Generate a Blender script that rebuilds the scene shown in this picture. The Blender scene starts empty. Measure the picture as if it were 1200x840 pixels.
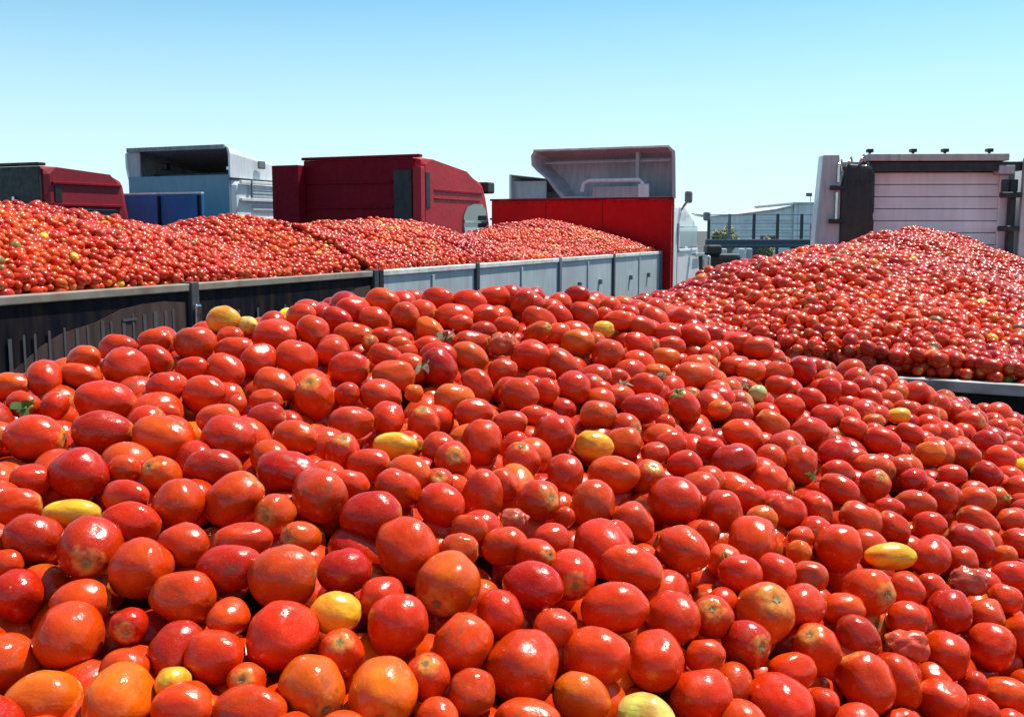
import bpy, bmesh, math, random
import numpy as np
from mathutils import Vector, Matrix, Euler
from math import radians, sin, cos, pi, atan2, sqrt
random.seed(7); RNG = np.random.default_rng(7)
S = bpy.context.scene
COL = S.collection
# ------------------------------------------------------------ camera
H = 2.7                      # eye height
F = 1200.0                   # focal length in photo pixels (photo 1200 x 840)
PH = math.atan(150 / F)      # pitch down
cam = bpy.data.cameras.new('camera'); cam.sensor_width = 36; cam.lens = 36 * F / 1200
cam.clip_start = 0.05; cam.clip_end = 5000
camo = bpy.data.objects.new('camera', cam); COL.objects.link(camo)
camo.location = (0, 0, H); camo.rotation_euler = (pi / 2 - PH, 0, 0)
S.camera = camo
# ------------------------------------------------------------ sky and sun
SUN_EL, SUN_AZ = radians(63), radians(52)      # azimuth clockwise from +Y (towards +X)
W = bpy.data.worlds.new('World'); S.world = W; W.use_nodes = True
nt = W.node_tree; nt.nodes.clear()
sky = nt.nodes.new('ShaderNodeTexSky'); sky.sky_type = 'NISHITA'; sky.sun_disc = False
sky.sun_elevation = SUN_EL; sky.sun_rotation = SUN_AZ
sky.altitude = 100; sky.air_density = 1.0; sky.dust_density = 0.6; sky.ozone_density = 1.0
tint = nt.nodes.new('ShaderNodeMix'); tint.data_type = 'RGBA'; tint.blend_type = 'MULTIPLY'
tint.inputs[0].default_value = 1.0; tint.inputs[7].default_value = (0.62, 1.06, 1.12, 1)
bg = nt.nodes.new('ShaderNodeBackground'); bg.inputs[1].default_value = 0.095
out = nt.nodes.new('ShaderNodeOutputWorld')
# faint high cloud, thin, low in the sky
tc = nt.nodes.new('ShaderNodeTexCoord'); mp = nt.nodes.new('ShaderNodeMapping'); mp.inputs['Scale'].default_value = (2.2, 2.2, 16)
nz = nt.nodes.new('ShaderNodeTexNoise'); nz.inputs['Scale'].default_value = 2.0; nz.inputs['Detail'].default_value = 5
rp = nt.nodes.new('ShaderNodeMapRange'); rp.inputs[1].default_value = 0.52; rp.inputs[2].default_value = 0.8; rp.inputs[4].default_value = 0.22
sx = nt.nodes.new('ShaderNodeSeparateXYZ')
lo = nt.nodes.new('ShaderNodeMapRange'); lo.inputs[1].default_value = 0.22; lo.inputs[2].default_value = 0.06
mu = nt.nodes.new('ShaderNodeMath'); mu.operation = 'MULTIPLY'
cl = nt.nodes.new('ShaderNodeMix'); cl.data_type = 'RGBA'; cl.inputs[7].default_value = (6.1, 7.5, 7.8, 1)
L = nt.links.new
L(sky.outputs[0], tint.inputs[6]); L(tc.outputs['Generated'], mp.inputs[0]); L(mp.outputs[0], nz.inputs['Vector']); L(nz.outputs['Fac'], rp.inputs[0])
L(tc.outputs['Generated'], sx.inputs[0]); L(sx.outputs[2], lo.inputs[0]); L(rp.outputs[0], mu.inputs[0]); L(lo.outputs[0], mu.inputs[1])
hz = nt.nodes.new('ShaderNodeMapRange'); hz.inputs[1].default_value = 0.23; hz.inputs[2].default_value = 0.0; hz.inputs[4].default_value = 0.92; L(sx.outputs[2], hz.inputs[0])
mx = nt.nodes.new('ShaderNodeMath'); mx.operation = 'MAXIMUM'; L(hz.outputs[0], mx.inputs[0]); L(mu.outputs[0], mx.inputs[1]); L(mx.outputs[0], cl.inputs[0]); L(tint.outputs[2], cl.inputs[6]); L(cl.outputs[2], bg.inputs[0]); L(bg.outputs[0], out.inputs[0])
sun = bpy.data.lights.new('sun', 'SUN'); sun.energy = 4.8; sun.angle = radians(0.5); sun.color = (1, 0.95, 0.87)
suno = bpy.data.objects.new('sun', sun); COL.objects.link(suno)
sd = Vector((cos(SUN_EL) * sin(SUN_AZ), cos(SUN_EL) * cos(SUN_AZ), sin(SUN_EL)))
suno.rotation_euler = sd.to_track_quat('Z', 'Y').to_euler(); suno.location = (0, 0, 30)
S.view_settings.view_transform = 'Standard'; S.view_settings.look = 'None'
S.view_settings.exposure = 0.58; S.view_settings.gamma = 1
S.cycles.max_bounces = 5; S.cycles.diffuse_bounces = 2; S.cycles.glossy_bounces = 3

# ------------------------------------------------------------ helpers
def at(x, y, D):                                # photo pixel and optical depth -> world point
    u, v = (x - 600) / F, (420 - y) / F
    return Vector((D * u, D * (cos(PH) + v * sin(PH)), H + D * (v * cos(PH) - sin(PH))))
def pix(p):
    X, Y, Z = p[0], p[1], p[2] - H
    D = Y * cos(PH) - Z * sin(PH); v = (Y * sin(PH) + Z * cos(PH)) / D
    return 600 + F * X / D, 420 - F * v, D
def zy(y, Y): return H + (270 - y) / F * Y       # height of a thing seen at row y, Y metres ahead

class NT:
    def __init__(s, name):
        s.m = bpy.data.materials.new(name); s.m.use_nodes = True; s.t = s.m.node_tree
        s.b = s.t.nodes['Principled BSDF']
    def n(s, t, **k):
        o = s.t.nodes.new('ShaderNode' + t)
        for a, v in k.items():
            if a[0] == 'i' and a[1:].isdigit(): o.inputs[int(a[1:])].default_value = v
            else: setattr(o, a, v)
        return o
    def l(s, a, b): s.t.links.new(a, b)
    def mix(s, f, a, b, mode='MIX'):
        o = s.n('Mix', data_type='RGBA', blend_type=mode)
        for k, v in ((0, f), (6, a), (7, b)):
            if hasattr(v, 'is_output'): s.l(v, o.inputs[k])
            elif k == 0: o.inputs[0].default_value = v
            else: o.inputs[k].default_value = (*v[:3], 1)
        return o.outputs[2]
    def noise(s, sc, det=4, co=None, lo=.35, hi=.65, a=0., b=1.):
        z = s.n('TexNoise'); z.inputs['Scale'].default_value = sc; z.inputs['Detail'].default_value = det
        if co is not None: s.l(co, z.inputs['Vector'])
        r = s.n('MapRange'); s.l(z.outputs['Fac'], r.inputs[0])
        for i, v in enumerate((lo, hi, a, b)): r.inputs[i + 1].default_value = v
        return r.outputs[0]
    def bump(s, h, st, d=.01):
        b = s.n('Bump'); b.inputs['Strength'].default_value = st; b.inputs['Distance'].default_value = d
        s.l(h, b.inputs['Height']); s.l(b.outputs[0], s.b.inputs['Normal'])

def paint(name, c, rough=.45, metal=0., dirt=(.16, .12, .09), amt=.45, scale=3., streak=True, coat=.0, spec=.5):
    k = NT(name); tc = k.n('TexCoord'); mp = k.n('Mapping'); mp.inputs['Scale'].default_value = (6, 6, .8) if streak else (1, 1, 1)
    k.l(tc.outputs['Object'], mp.inputs[0])
    f1 = k.noise(scale, 6, mp.outputs[0], .42, .72, 0, amt)
    f2 = k.noise(1.3, 3, tc.outputs['Object'], .3, .7, .82, 1.1)
    base = k.mix(1, c, c); mm = k.n('Mix', data_type='RGBA', blend_type='MULTIPLY'); mm.inputs[0].default_value = 1
    k.l(base, mm.inputs[6]); k.l(f2, mm.inputs[7])
    k.l(k.mix(f1, mm.outputs[2], dirt), k.b.inputs['Base Color'])
    f3 = k.noise(14, 4, tc.outputs['Object'], .3, .7, rough * .8, min(1, rough * 1.35)); k.l(f3, k.b.inputs['Roughness'])
    k.b.inputs['Metallic'].default_value = metal; k.b.inputs['Specular IOR Level'].default_value = spec; k.b.inputs['Coat Weight'].default_value = coat
    k.bump(k.noise(2.2, 4, tc.outputs["Object"], 0, 1), .18, .02)
    return k.m

def new(name, bm, mat, parent=None, smooth=False, **tags):
    me = bpy.data.meshes.new(name); bmesh.ops.recalc_face_normals(bm, faces=bm.faces[:]) ; bm.to_mesh(me); bm.free()
    if mat: me.materials.append(mat)
    if smooth: me.polygons.foreach_set('use_smooth', [True] * len(me.polygons))
    o = bpy.data.objects.new(name, me); COL.objects.link(o)
    if parent: o.parent = parent
    for k, v in tags.items(): o[k] = v
    return o
def empty(name, loc, rz=0, **tags):
    o = bpy.data.objects.new(name, None); COL.objects.link(o); o.location = loc; o.rotation_euler = (0, 0, rz); o.empty_display_size = .2
    for k, v in tags.items(): o[k] = v
    return o
def box(bm, x0, x1, y0, y1, z0, z1, bev=.0):
    r = bmesh.ops.create_cube(bm, size=1); vs = r['verts']
    for v in vs: v.co = Vector((x0 + (v.co.x + .5) * (x1 - x0), y0 + (v.co.y + .5) * (y1 - y0), z0 + (v.co.z + .5) * (z1 - z0)))
    if bev: bmesh.ops.bevel(bm, geom=list({e for v in vs for e in v.link_edges}), offset=bev, segments=2, affect='EDGES', profile=.5)
def bx(name, mat, parent, *b, bev=.012, **t):
    bm = bmesh.new(); bb = b if isinstance(b[0], (tuple, list)) else [b]
    for q in bb: box(bm, *q, bev)
    return new(name, bm, mat, parent, **t)
def tube(bm, pts, r, seg=8):
    pts = [Vector(p) for p in pts]; rings = []
    for i, p in enumerate(pts):
        d = (pts[min(i + 1, len(pts) - 1)] - pts[max(i - 1, 0)]).normalized()
        a = d.orthogonal().normalized() if i == 0 else (pa - d * pa.dot(d)).normalized()
        pa = a; b = d.cross(a)
        rings.append([bm.verts.new(p + (a * cos(2 * pi * k / seg) + b * sin(2 * pi * k / seg)) * r) for k in range(seg)])
    for i in range(len(rings) - 1):
        for k in range(seg): bm.faces.new((rings[i][k], rings[i][(k + 1) % seg], rings[i + 1][(k + 1) % seg], rings[i + 1][k]))
    bm.faces.new(rings[0]); bm.faces.new(rings[-1][::-1])
def prism(bm, poly, axis, a0, a1, bev=0):        # polygon extruded along an axis; poly in the two other axes in xyz order
    def P(p, a):
        q = list(p); q.insert(axis, a); return q
    A = [bm.verts.new(P(p, a0)) for p in poly]; B = [bm.verts.new(P(p, a1)) for p in poly]
    n = len(poly); fs = [bm.faces.new(A[::-1]), bm.faces.new(B)]
    for i in range(n): fs.append(bm.faces.new((A[i], A[(i + 1) % n], B[(i + 1) % n], B[i])))
    if bev: bmesh.ops.bevel(bm, geom=list({e for f in fs for e in f.edges}), offset=bev, segments=2, affect='EDGES', profile=.5)
def pr(name, mat, parent, poly, axis, a0, a1, bev=.015, **t):
    bm = bmesh.new(); prism(bm, poly, axis, a0, a1, bev); return new(name, bm, mat, parent, **t)
TRH = radians(28); LB = Vector((-.12, 4.45)); hB = Vector((sin(TRH), cos(TRH))); pB = Vector((cos(TRH), -sin(TRH)))
RIM_B = H - .55
O2 = Vector((-2.25, 4.5)); T2 = radians(23.7); h2 = Vector((sin(T2), cos(T2))); p2 = Vector((-cos(T2), sin(T2)))
def plain(name, c, rough=.6):
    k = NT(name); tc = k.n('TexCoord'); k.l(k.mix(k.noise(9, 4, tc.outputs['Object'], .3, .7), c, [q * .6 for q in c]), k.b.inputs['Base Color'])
    k.b.inputs['Roughness'].default_value = rough; return k.m
# ------------------------------------------------------------ materials of the place
def asphalt():
    k = NT('asphalt'); tc = k.n('TexCoord'); o = tc.outputs['Object']
    c = k.mix(k.noise(.25, 5, o, .35, .65), (.06, .058, .055), (.045, .044, .044)); c = k.mix(k.noise(60, 3, o, .5, .75, 0, .5), c, (.11, .105, .10))
    k.l(c, k.b.inputs['Base Color']); k.b.inputs['Roughness'].default_value = .9; k.bump(k.noise(80, 3, o, 0, 1), .4, .01); return k.m
M_ASPH = asphalt()
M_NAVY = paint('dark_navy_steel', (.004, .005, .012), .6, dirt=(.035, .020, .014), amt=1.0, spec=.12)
M_TAN = paint('worn_tan_rim', (.30, .26, .20), .7, dirt=(.16, .10, .06), amt=.7, streak=False, scale=9)
M_PALE = paint('worn_pale_rim', (.78, .78, .74), .55, dirt=(.25, .2, .15), amt=.5, streak=False, scale=9)
M_RAILW = paint('weathered_rail', (.50, .49, .44), .7, dirt=(.2, .15, .1), amt=.8, streak=False, scale=9)
M_GREY = paint('pale_blue_grey_sheet', (.48, .55, .57), .42, dirt=(.30, .29, .26), amt=.45)
M_POST = paint('dark_grey_post', (.035, .045, .055), .5)
M_POSTM = paint('mid_grey_post', (.16, .20, .23), .5)
M_BLACK = paint('black_plastic', (.012, .012, .013), .45, dirt=(.06, .05, .04), amt=.3)
M_BROWN = paint('lit_side_and_trunk_brown', (.10, .06, .05), .8, dirt=(.03, .02, .018), amt=.8, spec=.15)  # sunlit trailer side put into the colour; also colours the shrub trunk
M_WORN = paint('worn_white_print', (.085, .085, .085), .7, dirt=(.08, .06, .06), amt=1.3, streak=False, scale=14)
M_GREEN = paint('dark_green_steel', (.006, .010, .006), .6, dirt=(.03, .028, .02), amt=.5, spec=.15)
M_REDB = paint('red_headboard', (.58, .004, .006), .6, dirt=(.34, .008, .01), amt=.35, spec=.15)
M_REDC = paint('red_cab_paint', (.46, .012, .022), .45, dirt=(.30, .03, .035), amt=.3, spec=.3)
M_REDD = paint('dull_dark_red_paint', (.24, .003, .014), .6, dirt=(.13, .004, .01), amt=.4, spec=.15)
M_WHITE = paint('white_cab_paint', (.80, .81, .82), .35, dirt=(.42, .42, .38), amt=.4, coat=.4)
M_GRAYF = paint('grey_fibreglass', (.50, .49, .50), .6, dirt=(.28, .25, .24), amt=.6)
M_DGRAY = paint('shade_and_rim_grey', (.32, .34, .34), .7, dirt=(.10, .10, .10), amt=.7)
M_MAROON = paint('dark_maroon_paint', (.27, .012, .022), .5, dirt=(.20, .04, .045), amt=.4, spec=.3)  # darker red paint of the far-left cab
M_TEAL = paint('teal_back_shade', (.17, .30, .36), .45, dirt=(.12, .2, .22), amt=.4)
M_BLUE = paint('deep_blue_board', (.012, .15, .38), .5, dirt=(.03, .08, .16), amt=.4)
M_LILAC = paint('pale_lilac_grey_panel', (.80, .82, .84), .5, dirt=(.55, .55, .56), amt=.35)
M_CHROME = paint('bright_steel', (.65, .66, .66), .22, 1.0, dirt=(.3, .3, .28), amt=.3)
M_TYRE = paint('tyre_rubber', (.02, .02, .02), .85)
M_RIMW = paint('wheel_steel', (.35, .35, .34), .5, .4)
M_BLD = paint('pale_cladding', (.88, .90, .88), .65, dirt=(.62, .65, .62), amt=.5, scale=1.2)
M_BLDR = paint('grey_green_roof', (.6, .68, .66), .6)
M_CONC = paint('dark_teal_barrier', (.06, .10, .13), .7, dirt=(.04, .06, .07), amt=.5)
k = NT('cab_glass'); k.b.inputs['Base Color'].default_value = (.02, .035, .04, 1); k.b.inputs['Roughness'].default_value = .06; k.b.inputs['Specular IOR Level'].default_value = .9; k.b.inputs['Coat Weight'].default_value = 1; M_GLASS = k.m
k = NT('pale_teal_glass'); k.b.inputs['Base Color'].default_value = (.30, .45, .48, 1); k.b.inputs['Roughness'].default_value = .12; k.b.inputs['Coat Weight'].default_value = 1; M_GLASS2 = k.m
M_LAMP = plain('amber_lens', (.5, .2, .02), .2)

# ------------------------------------------------------------ ground
bm = bmesh.new(); bmesh.ops.create_grid(bm, x_segments=8, y_segments=8, size=3000)
g = new('ground', bm, M_ASPH, None, kind='structure')

def wheel(parent, x, y, r=.5, w=.3):
    bm = bmesh.new(); n = 28; prof = [(.62 * r, -w / 2), (.9 * r, -w / 2), (r, -w * .36), (r, w * .36), (.9 * r, w / 2), (.62 * r, w / 2)]
    V = [[bm.verts.new((q[1], q[0] * cos(2 * pi * i / n), q[0] * sin(2 * pi * i / n))) for q in prof] for i in range(n)]
    for i in range(n):
        for j in range(len(prof)): bm.faces.new((V[i][j], V[(i + 1) % n][j], V[(i + 1) % n][(j + 1) % len(prof)], V[i][(j + 1) % len(prof)]))
    t = new('wheel', bm, M_TYRE, parent); t.location = (x, y, r)
    bm = bmesh.new(); prof = [(.60 * r, w * .42), (.5 * r, w * .30), (.28 * r, w * .18), (.24 * r, w * .40), (.0001, w * .42)]
    V = [[bm.verts.new((q[1] * (1 if x > -1.2 else -1), q[0] * cos(2 * pi * i / n), q[0] * sin(2 * pi * i / n))) for q in prof] for i in range(n)]
    for i in range(n):
        for j in range(len(prof) - 1): bm.faces.new((V[i][j], V[(i + 1) % n][j], V[(i + 1) % n][j + 1], V[i][j + 1]))
    new('rim', bm, M_RIMW, t)

def body(root, y0, y1, top, breaks, mside, mrim, mpost, pmats=None, floor=1.15, rear=True, front=True, rearmat=None, wheels=(1.2, 2.4), skip_front=None):
    """open tipping body, right side at x=0, left side at x=-2.5; side sheets between posts are parts"""
    ys = [y0] + breaks + [y1]
    for i in range(len(ys) - 1):
        for x in (-.04, -2.5):
            o = bx('side_panel', mside, root, x, x + .04, ys[i] + .035, ys[i + 1] - .035, floor, top - .03, bev=.004)
            bx('rim_rail', mrim, root, x - .012, x + .056, ys[i] + .03, ys[i + 1] - .03, top - .03, top + .012, bev=.006)
    for i, yb in enumerate(ys):
        for x in (-.05, -2.51):
            m = mpost if not pmats or i >= len(pmats) else pmats[i]
            bx('post', m, root, x - .01, x + .075, yb - .032, yb + .032, floor - .1, top + .02, bev=.006)
    if rear: bx('tailgate', rearmat or mside, root, -2.45, -.05, y0 + .01, y0 + .06, floor, top - .03, bev=.006); bx('tailgate_rim', mrim, root, -2.44, -.06, y0 + .0, y0 + .055, top - .028, top + .012, bev=.006)
    if front: bx('front_board', mside, root, -2.45, -.05, y1 - .06, y1 - .01, floor, top - .01)
    bx('bed_floor', M_POST, root, -2.46, -.04, y0 + .02, y1 - .02, floor - .1, floor - .02)
    bx('chassis', M_BLACK, root, (-1.75, -1.63, y0 + .1, y1 - .05, .72, 1.03), (-.87, -.75, y0 + .1, y1 - .05, .72, 1.03))
    for w in wheels:
        wy = y0 + w; bx('axle', M_BLACK, root, -2.2, -.3, wy - .06, wy + .06, .44, .56)
        wheel(root, -.2, wy); wheel(root, -2.3, wy)

# ------------------------------------------------------------ dark navy trailer at left
RZ = H - .30
tr = empty('trailer', (O2.x, O2.y, 0), -T2, label='dark navy trailer with tan rim, worn lettering and painted sunlit brown area, full of tomatoes', category='trailer')
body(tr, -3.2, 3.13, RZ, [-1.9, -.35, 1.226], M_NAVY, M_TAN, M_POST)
# sunlit brown area painted below an arched shadow edge, with worn, no longer legible print
def flat(name, poly, mat, parent, x=.002, t=.003, **k):
    bm = bmesh.new(); prism(bm, poly, 0, x, x + t); return new(name, bm, mat, parent, **k)
flat('painted_lit_area', [(-.30, H - .95), (.05, H - .62), (.2, H - .53), (.325, H - .48), (.53, H - .447), (.70, H - .394), (.85, H - .377), (1.0, H - .372), (1.17, H - .388), (1.18, H - .95)], M_BROWN, tr)
flat('painted_lit_area', [(1.9, H - .8), (2.2, H - .56), (2.6, H - .47), (2.9, H - .40), (3.08, H - .39), (3.08, H - .8)], M_BROWN, tr)
q = random.Random(3)
for i, (yy, hh, w_) in enumerate([(.02, .30, .02), (.10, .22, .012), (.16, .22, .012), (.24, .25, .014), (.33, .22, .012), (.40, .26, .02), (.47, .2, .012), (.56, .18, .022), (.62, .2, .014), (.70, .2, .022), (.77, .16, .014), (.845, .19, .022), (.92, .13, .03), (1.0, .15, .02), (1.06, .13, .014)]):
    z1 = H - .475 + q.uniform(-.01, .01) + .05 * yy; flat('worn_print', [(yy, z1 - hh), (yy + w_, z1 - hh), (yy + w_, z1), (yy, z1)], M_WORN, tr, .0055, .002)
for yy, zz, l_ in ((.70, .455, .10),):
    flat('worn_print', [(yy + .003, H - zz), (yy + l_, H - zz), (yy + l_, H - zz + .012), (yy + .003, H - zz + .012)], M_WORN, tr, .0078, .002)
for yy in (1.45, 1.6, 1.78, 2.05, 2.3): flat('worn_print', [(yy, H - .72), (yy + .02, H - .72), (yy + .02, H - .46), (yy, H - .46)], M_WORN, tr, .0055, .002)
bx('latch', M_CHROME, tr, .03, .05, 1.20, 1.25, H - .62, H - .40)
# ------------------------------------------------------------ grey truck with red headboard and white cab
tg = empty('truck', (O2.x, O2.y, 0), -T2, label='truck with pale grey sides, tall red headboard and white high-roofed cab', category='truck')
body(tg, 3.20, 10.75, RZ, [4.82, 6.82, 8.63], M_GREY, M_PALE, M_POST, [M_BLACK, M_POST, M_POSTM, M_POST, M_POSTM], wheels=(1.3, 2.6, 5.8), front=False)
bx('headboard', M_REDB, tg, -2.62, .13, 10.80, 10.86, 1.1, H + .43); bx('headboard_rim', M_REDD, tg, -2.64, .15, 10.785, 10.875, H + .432, H + .462, bev=.006)
for xx in (-2.62, .06): bx('headboard_post', M_REDD, tg, xx, xx + .075, 10.868, 10.95, .9, H + .45)
for xx in (-1.9, -1.2, -.5): bx('headboard_rib', M_REDB, tg, xx, xx + .05, 10.862, 10.91, 1.2, H + .38)

for xx in (-1.75, -.88): bx('headboard_seam', M_REDD, tg, xx, xx + .012, 10.796, 10.80, 1.2, H + .42, bev=0)
bm = bmesh.new()
for i in range(22):
    for zz in (H + .39, H - .1): box(bm, -2.55 + i * .122, -2.535 + i * .122, 10.792, 10.80, zz, zz + .015)
new('rivets', bm, M_REDD, tg, kind='stuff')
for yy in (3.9, 4.5, 5.5, 6.2, 7.4, 8.1, 9.3, 10.1): bx('side_hook', M_POSTM, tg, .0, .035, yy, yy + .05, H - .62, H - .56, bev=.006)
for yy in (4.0, 5.8, 7.7, 9.7): bx('side_rib', M_GREY, tg, -.0, .012, yy, yy + .04, 1.2, RZ - .05, bev=.003)

def shell(name, poly, y0, depth, inset, mo, mi, parent, slope=None, **k):
    """open-backed roof fairing: hollow, poly (x,z) is the back opening, tapering forward by slope(x,z)"""
    bm = bmesh.new(); n = len(poly); cx = sum(p[0] for p in poly) / n; cz = sum(p[1] for p in poly) / n
    sh = lambda p, d: (p[0] + (cx - p[0]) * d / max(.05, math.hypot(p[0] - cx, p[1] - cz)), p[1] + (cz - p[1]) * d / max(.05, math.hypot(p[0] - cx, p[1] - cz)))
    f = slope or (lambda p: p)
    A = [bm.verts.new((p[0], y0, p[1])) for p in poly]; B = [bm.verts.new((f(p)[0], y0 + depth, f(p)[1])) for p in poly]
    Ai = [bm.verts.new((sh(p, inset)[0], y0 + .004, sh(p, inset)[1])) for p in poly]; Bi = [bm.verts.new((sh(f(p), inset)[0], y0 + depth - inset, sh(f(p), inset)[1])) for p in poly]
    mats = []
    for i in range(n):
        j = (i + 1) % n
        bm.faces.new((A[i], A[j], B[j], B[i])); bm.faces.new((A[i], Ai[i], Ai[j], A[j])); bm.faces.new((Ai[i], Bi[i], Bi[j], Ai[j]))
    bm.faces.new(B); bm.faces.new(Bi)
    o = new(name, bm, mo, parent, **k)
    if mi:
        o.data.materials.append(mi)
        for p in o.data.polygons:
            if all(v >= 2 * n for v in p.vertices): p.material_index = 1
    return o

def cab(loc, rz, w, L_, top, prof, mbody, label, mshell=None, mback=None, back_top=None, seat=None):
    """tractor cab: prof = side outline (y,z) of the main cell"""
    c = empty('truck_cab', (loc[0], loc[1], 0), rz, label=label, category='truck')
    pr('cell', mbody, c, prof, 0, -w, 0, .12)
    bx('chassis', M_BLACK, c, (-w / 2 - .5, -w / 2 - .38, -3.5, L_ - .2, .65, .95), (-w / 2 + .38, -w / 2 + .5, -3.5, L_ - .2, .65, .95))
    for wy in (-2.6, L_ - .7): wheel(c, -.2, wy); wheel(c, -w + .2, wy)
    bx('bumper', mbody, c, -w, 0, L_ - .05, L_ + .12, .4, .9, bev=.04)
    bm = bmesh.new(); prism(bm, [(L_ + .015, 1.9), (L_ + .035, 1.9), (L_ - .04, prof_top(prof, L_) - .35), (L_ - .06, prof_top(prof, L_) - .35)], 0, -w + .15, -.15); new('windscreen', bm, M_GLASS, c)
    return c
def prof_top(prof, L_): return max(z for y, z in prof if y > L_ - .6)
def mirror(c, x, y, z, h=.34, m=M_BLACK):
    o = bx('mirror', m, c, x, x + .22, y, y + .10, z - h / 2, z + h / 2, bev=.03)
    bm = bmesh.new(); tube(bm, [(0, y + .05, z + h * .3), (x + .05, y + .05, z + h * .3)], .018); tube(bm, [(0, y + .05, z - h * .3), (x + .05, y + .05, z - h * .3)], .018); new('mirror_arm', bm, M_BLACK, c)

# white cab of the grey truck (a part of the same vehicle: built in the truck's own frame)
def loc2(px, Y): return ((px - 600) / F * Y, Y)
R0 = (-.10, 11.75)      # rear right corner in the truck's frame
hx, hy = R0
def tgp(x, y, z): return (hx + x, hy + y, H + z)
cell = [(hy, 1.0), (hy, H + .40), (hy + .75, H + .42), (hy + 1.45, H + .16), (hy + 1.75, H - .45), (hy + 1.85, H - .8), (hy + 1.85, .95)]
pr('cab_cell', M_WHITE, tg, cell, 0, hx - 2.25, hx, .08)
o = shell('roof_fairing', [(hx - 2.22, H + 1.22), (hx - .06, H + 1.22), (hx + .02, H + 1.15), (hx + .04, H + .48), (hx - 1.75, H + .48), (hx - 1.88, H + .62), (hx - 2.0, H + .78), (hx - 2.16, H + .90), (hx - 2.26, H + 1.0), (hx - 2.27, H + 1.15)], hy - .02, .5, .05, M_GRAYF, M_GRAYF, tg, slope=lambda p: (p[0] * .9 + (hx - 1.2) * .1, min(p[1], H + 1.1)))
bx('fairing_rim', M_PALE, o, hx - 2.22, hx - .06, hy - .05, hy - .02, H + 1.21, H + 1.24, bev=.004)
for a, b in ((hx - .62, .06),): bx('fairing_brace', M_GRAYF, o, a, a + b, hy + .1, hy + .22, H + .5, H + 1.17)
bx('fairing_rib', M_GRAYF, o, hx - 2.1, hx - .1, hy + .15, hy + .2, H + 1.02, H + 1.05)
bm = bmesh.new(); a, b, z0, z1 = hx - 1.36, hx - .44, H + .46, H + .74
tube(bm, [(a - .03, hy - .12, z0 + .12), (a, hy - .12, z1 - .04), (a + .08, hy - .12, z1), (b - .05, hy - .12, z1), (b, hy - .12, z1 - .04), (b, hy - .12, z0)], .032); new('roof_hoop', bm, M_WHITE, tg)
bx('roof_box', M_GREY, tg, a + .1, b - .06, hy - .02, hy + .12, H + .47, H + .66); bx('hoop_foot', M_WHITE, tg, b - .06, b + .1, hy - .14, hy - .08, H + .44, H + .68)
bx('side_window', M_GLASS2, tg, hx - .01, hx + .012, hy + .35, hy + 1.5, H - .28, H + .06, bev=.02)
bx('window_frame', M_WHITE, tg, (hx + .0, hx + .02, hy + .30, hy + .35, H - .3, H + .1), (hx, hx + .02, hy + .35, hy + 1.5, H - .33, H - .28))
bx('door_seam', M_POSTM, tg, hx - .004, hx + .006, hy + .28, hy + .29, 1.2, H + .1, bev=0)
bx('corner_fairing', M_WHITE, tg, hx - .03, hx + .04, hy - .35, hy + .02, 1.2, H + .30, bev=.02)
bx('stack', M_BLACK, tg, hx - .42, hx - .2, hy - .32, hy - .1, 1.0, H + .30, bev=.04)
for mx, my, mz, mh in ((.05, .45, .50, .18), (.14, 1.3, .22, .14)):
    bx('mirror', M_POSTM, tg, hx + mx, hx + mx + .11, hy + my, hy + my + .1, H + mz - mh / 2, H + mz + mh / 2, bev=.03)
    bm = bmesh.new(); tube(bm, [(hx - .05, hy + my + .05, H + .25), (hx + mx + .08, hy + my + .05, H + mz)], .02); new('mirror_arm', bm, M_CHROME, tg)
bx('front_grab', M_CHROME, tg, hx + .02, hx + .05, hy + 1.3, hy + 1.9, H - .42, H - .36, bev=.01)
bx('mirror', M_CHROME, tg, hx + .1, hx + .22, hy + 1.5, hy + 1.62, H - .62, H - .40, bev=.03)
bx('bumper', M_WHITE, tg, hx - 2.42, hx, hy + 1.86, hy + 2.0, .4, .95, bev=.04); bx('cab_chassis', M_BLACK, tg, hx - 1.75, hx - .7, hy - 1.0, hy + 1.7, .6, .95)
wheel(tg, hx - .2, hy + 1.2); wheel(tg, hx - 2.2, hy + 1.2)
bm = bmesh.new(); prism(bm, [(hy + 1.87, H - .9), (hy + 1.89, H - .9), (hy + 1.60, H - .02), (hy + 1.58, H - .02)], 0, hx - 2.3, hx - .12); new('windscreen', bm, M_GLASS, tg)

# ------------------------------------------------------------ red high cab behind
def lc(px, Y): return ((px - 600) / F * Y, Y)
c = cab(lc(496, 16.4), -T2, 2.2, 2.5, 0, [(0, 1.0), (0, H + 1.17), (.35, H + 1.13), (1.6, H + 1.0), (2.3, H + .84), (2.5, H + .5), (2.62, H - .3), (2.62, 1.0)], M_REDC, 'red high-roofed truck cab seen from behind, between the white cab and the red headboard')
bx('rear_wall', M_REDD, c, -2.2, -.14, -.05, -.01, 1.0, H + 1.14); bx('roof_lip', M_REDD, c, -2.22, .0, -.09, .03, H + 1.145, H + 1.19)
bx('rear_board', M_REDD, c, -2.66, -2.14, -.3, -.1, 1.0, H + 1.06); bx('wall_gap', M_BLACK, c, -.46, -.14, -.10, -.055, 1.0, H + .95); bx('corner_post', M_REDC, c, -.13, .02, -.08, .06, 1.2, H + 1.0)
for zz in (.35, .75): bx('rear_rib', M_REDD, c, -2.15, -.5, -.085, -.055, H + zz, H + zz + .03, bev=.004)
bx('side_slot', M_BLACK, c, -.005, .01, .12, .26, H + .35, H + .92, bev=.006)
bx('side_groove', M_REDD, c, -.004, .014, .4, 2.2, H + .62, H + .66, bev=.004); bx('side_groove', M_REDD, c, -.004, .014, .4, 2.1, H + .50, H + .52, bev=.004)
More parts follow.
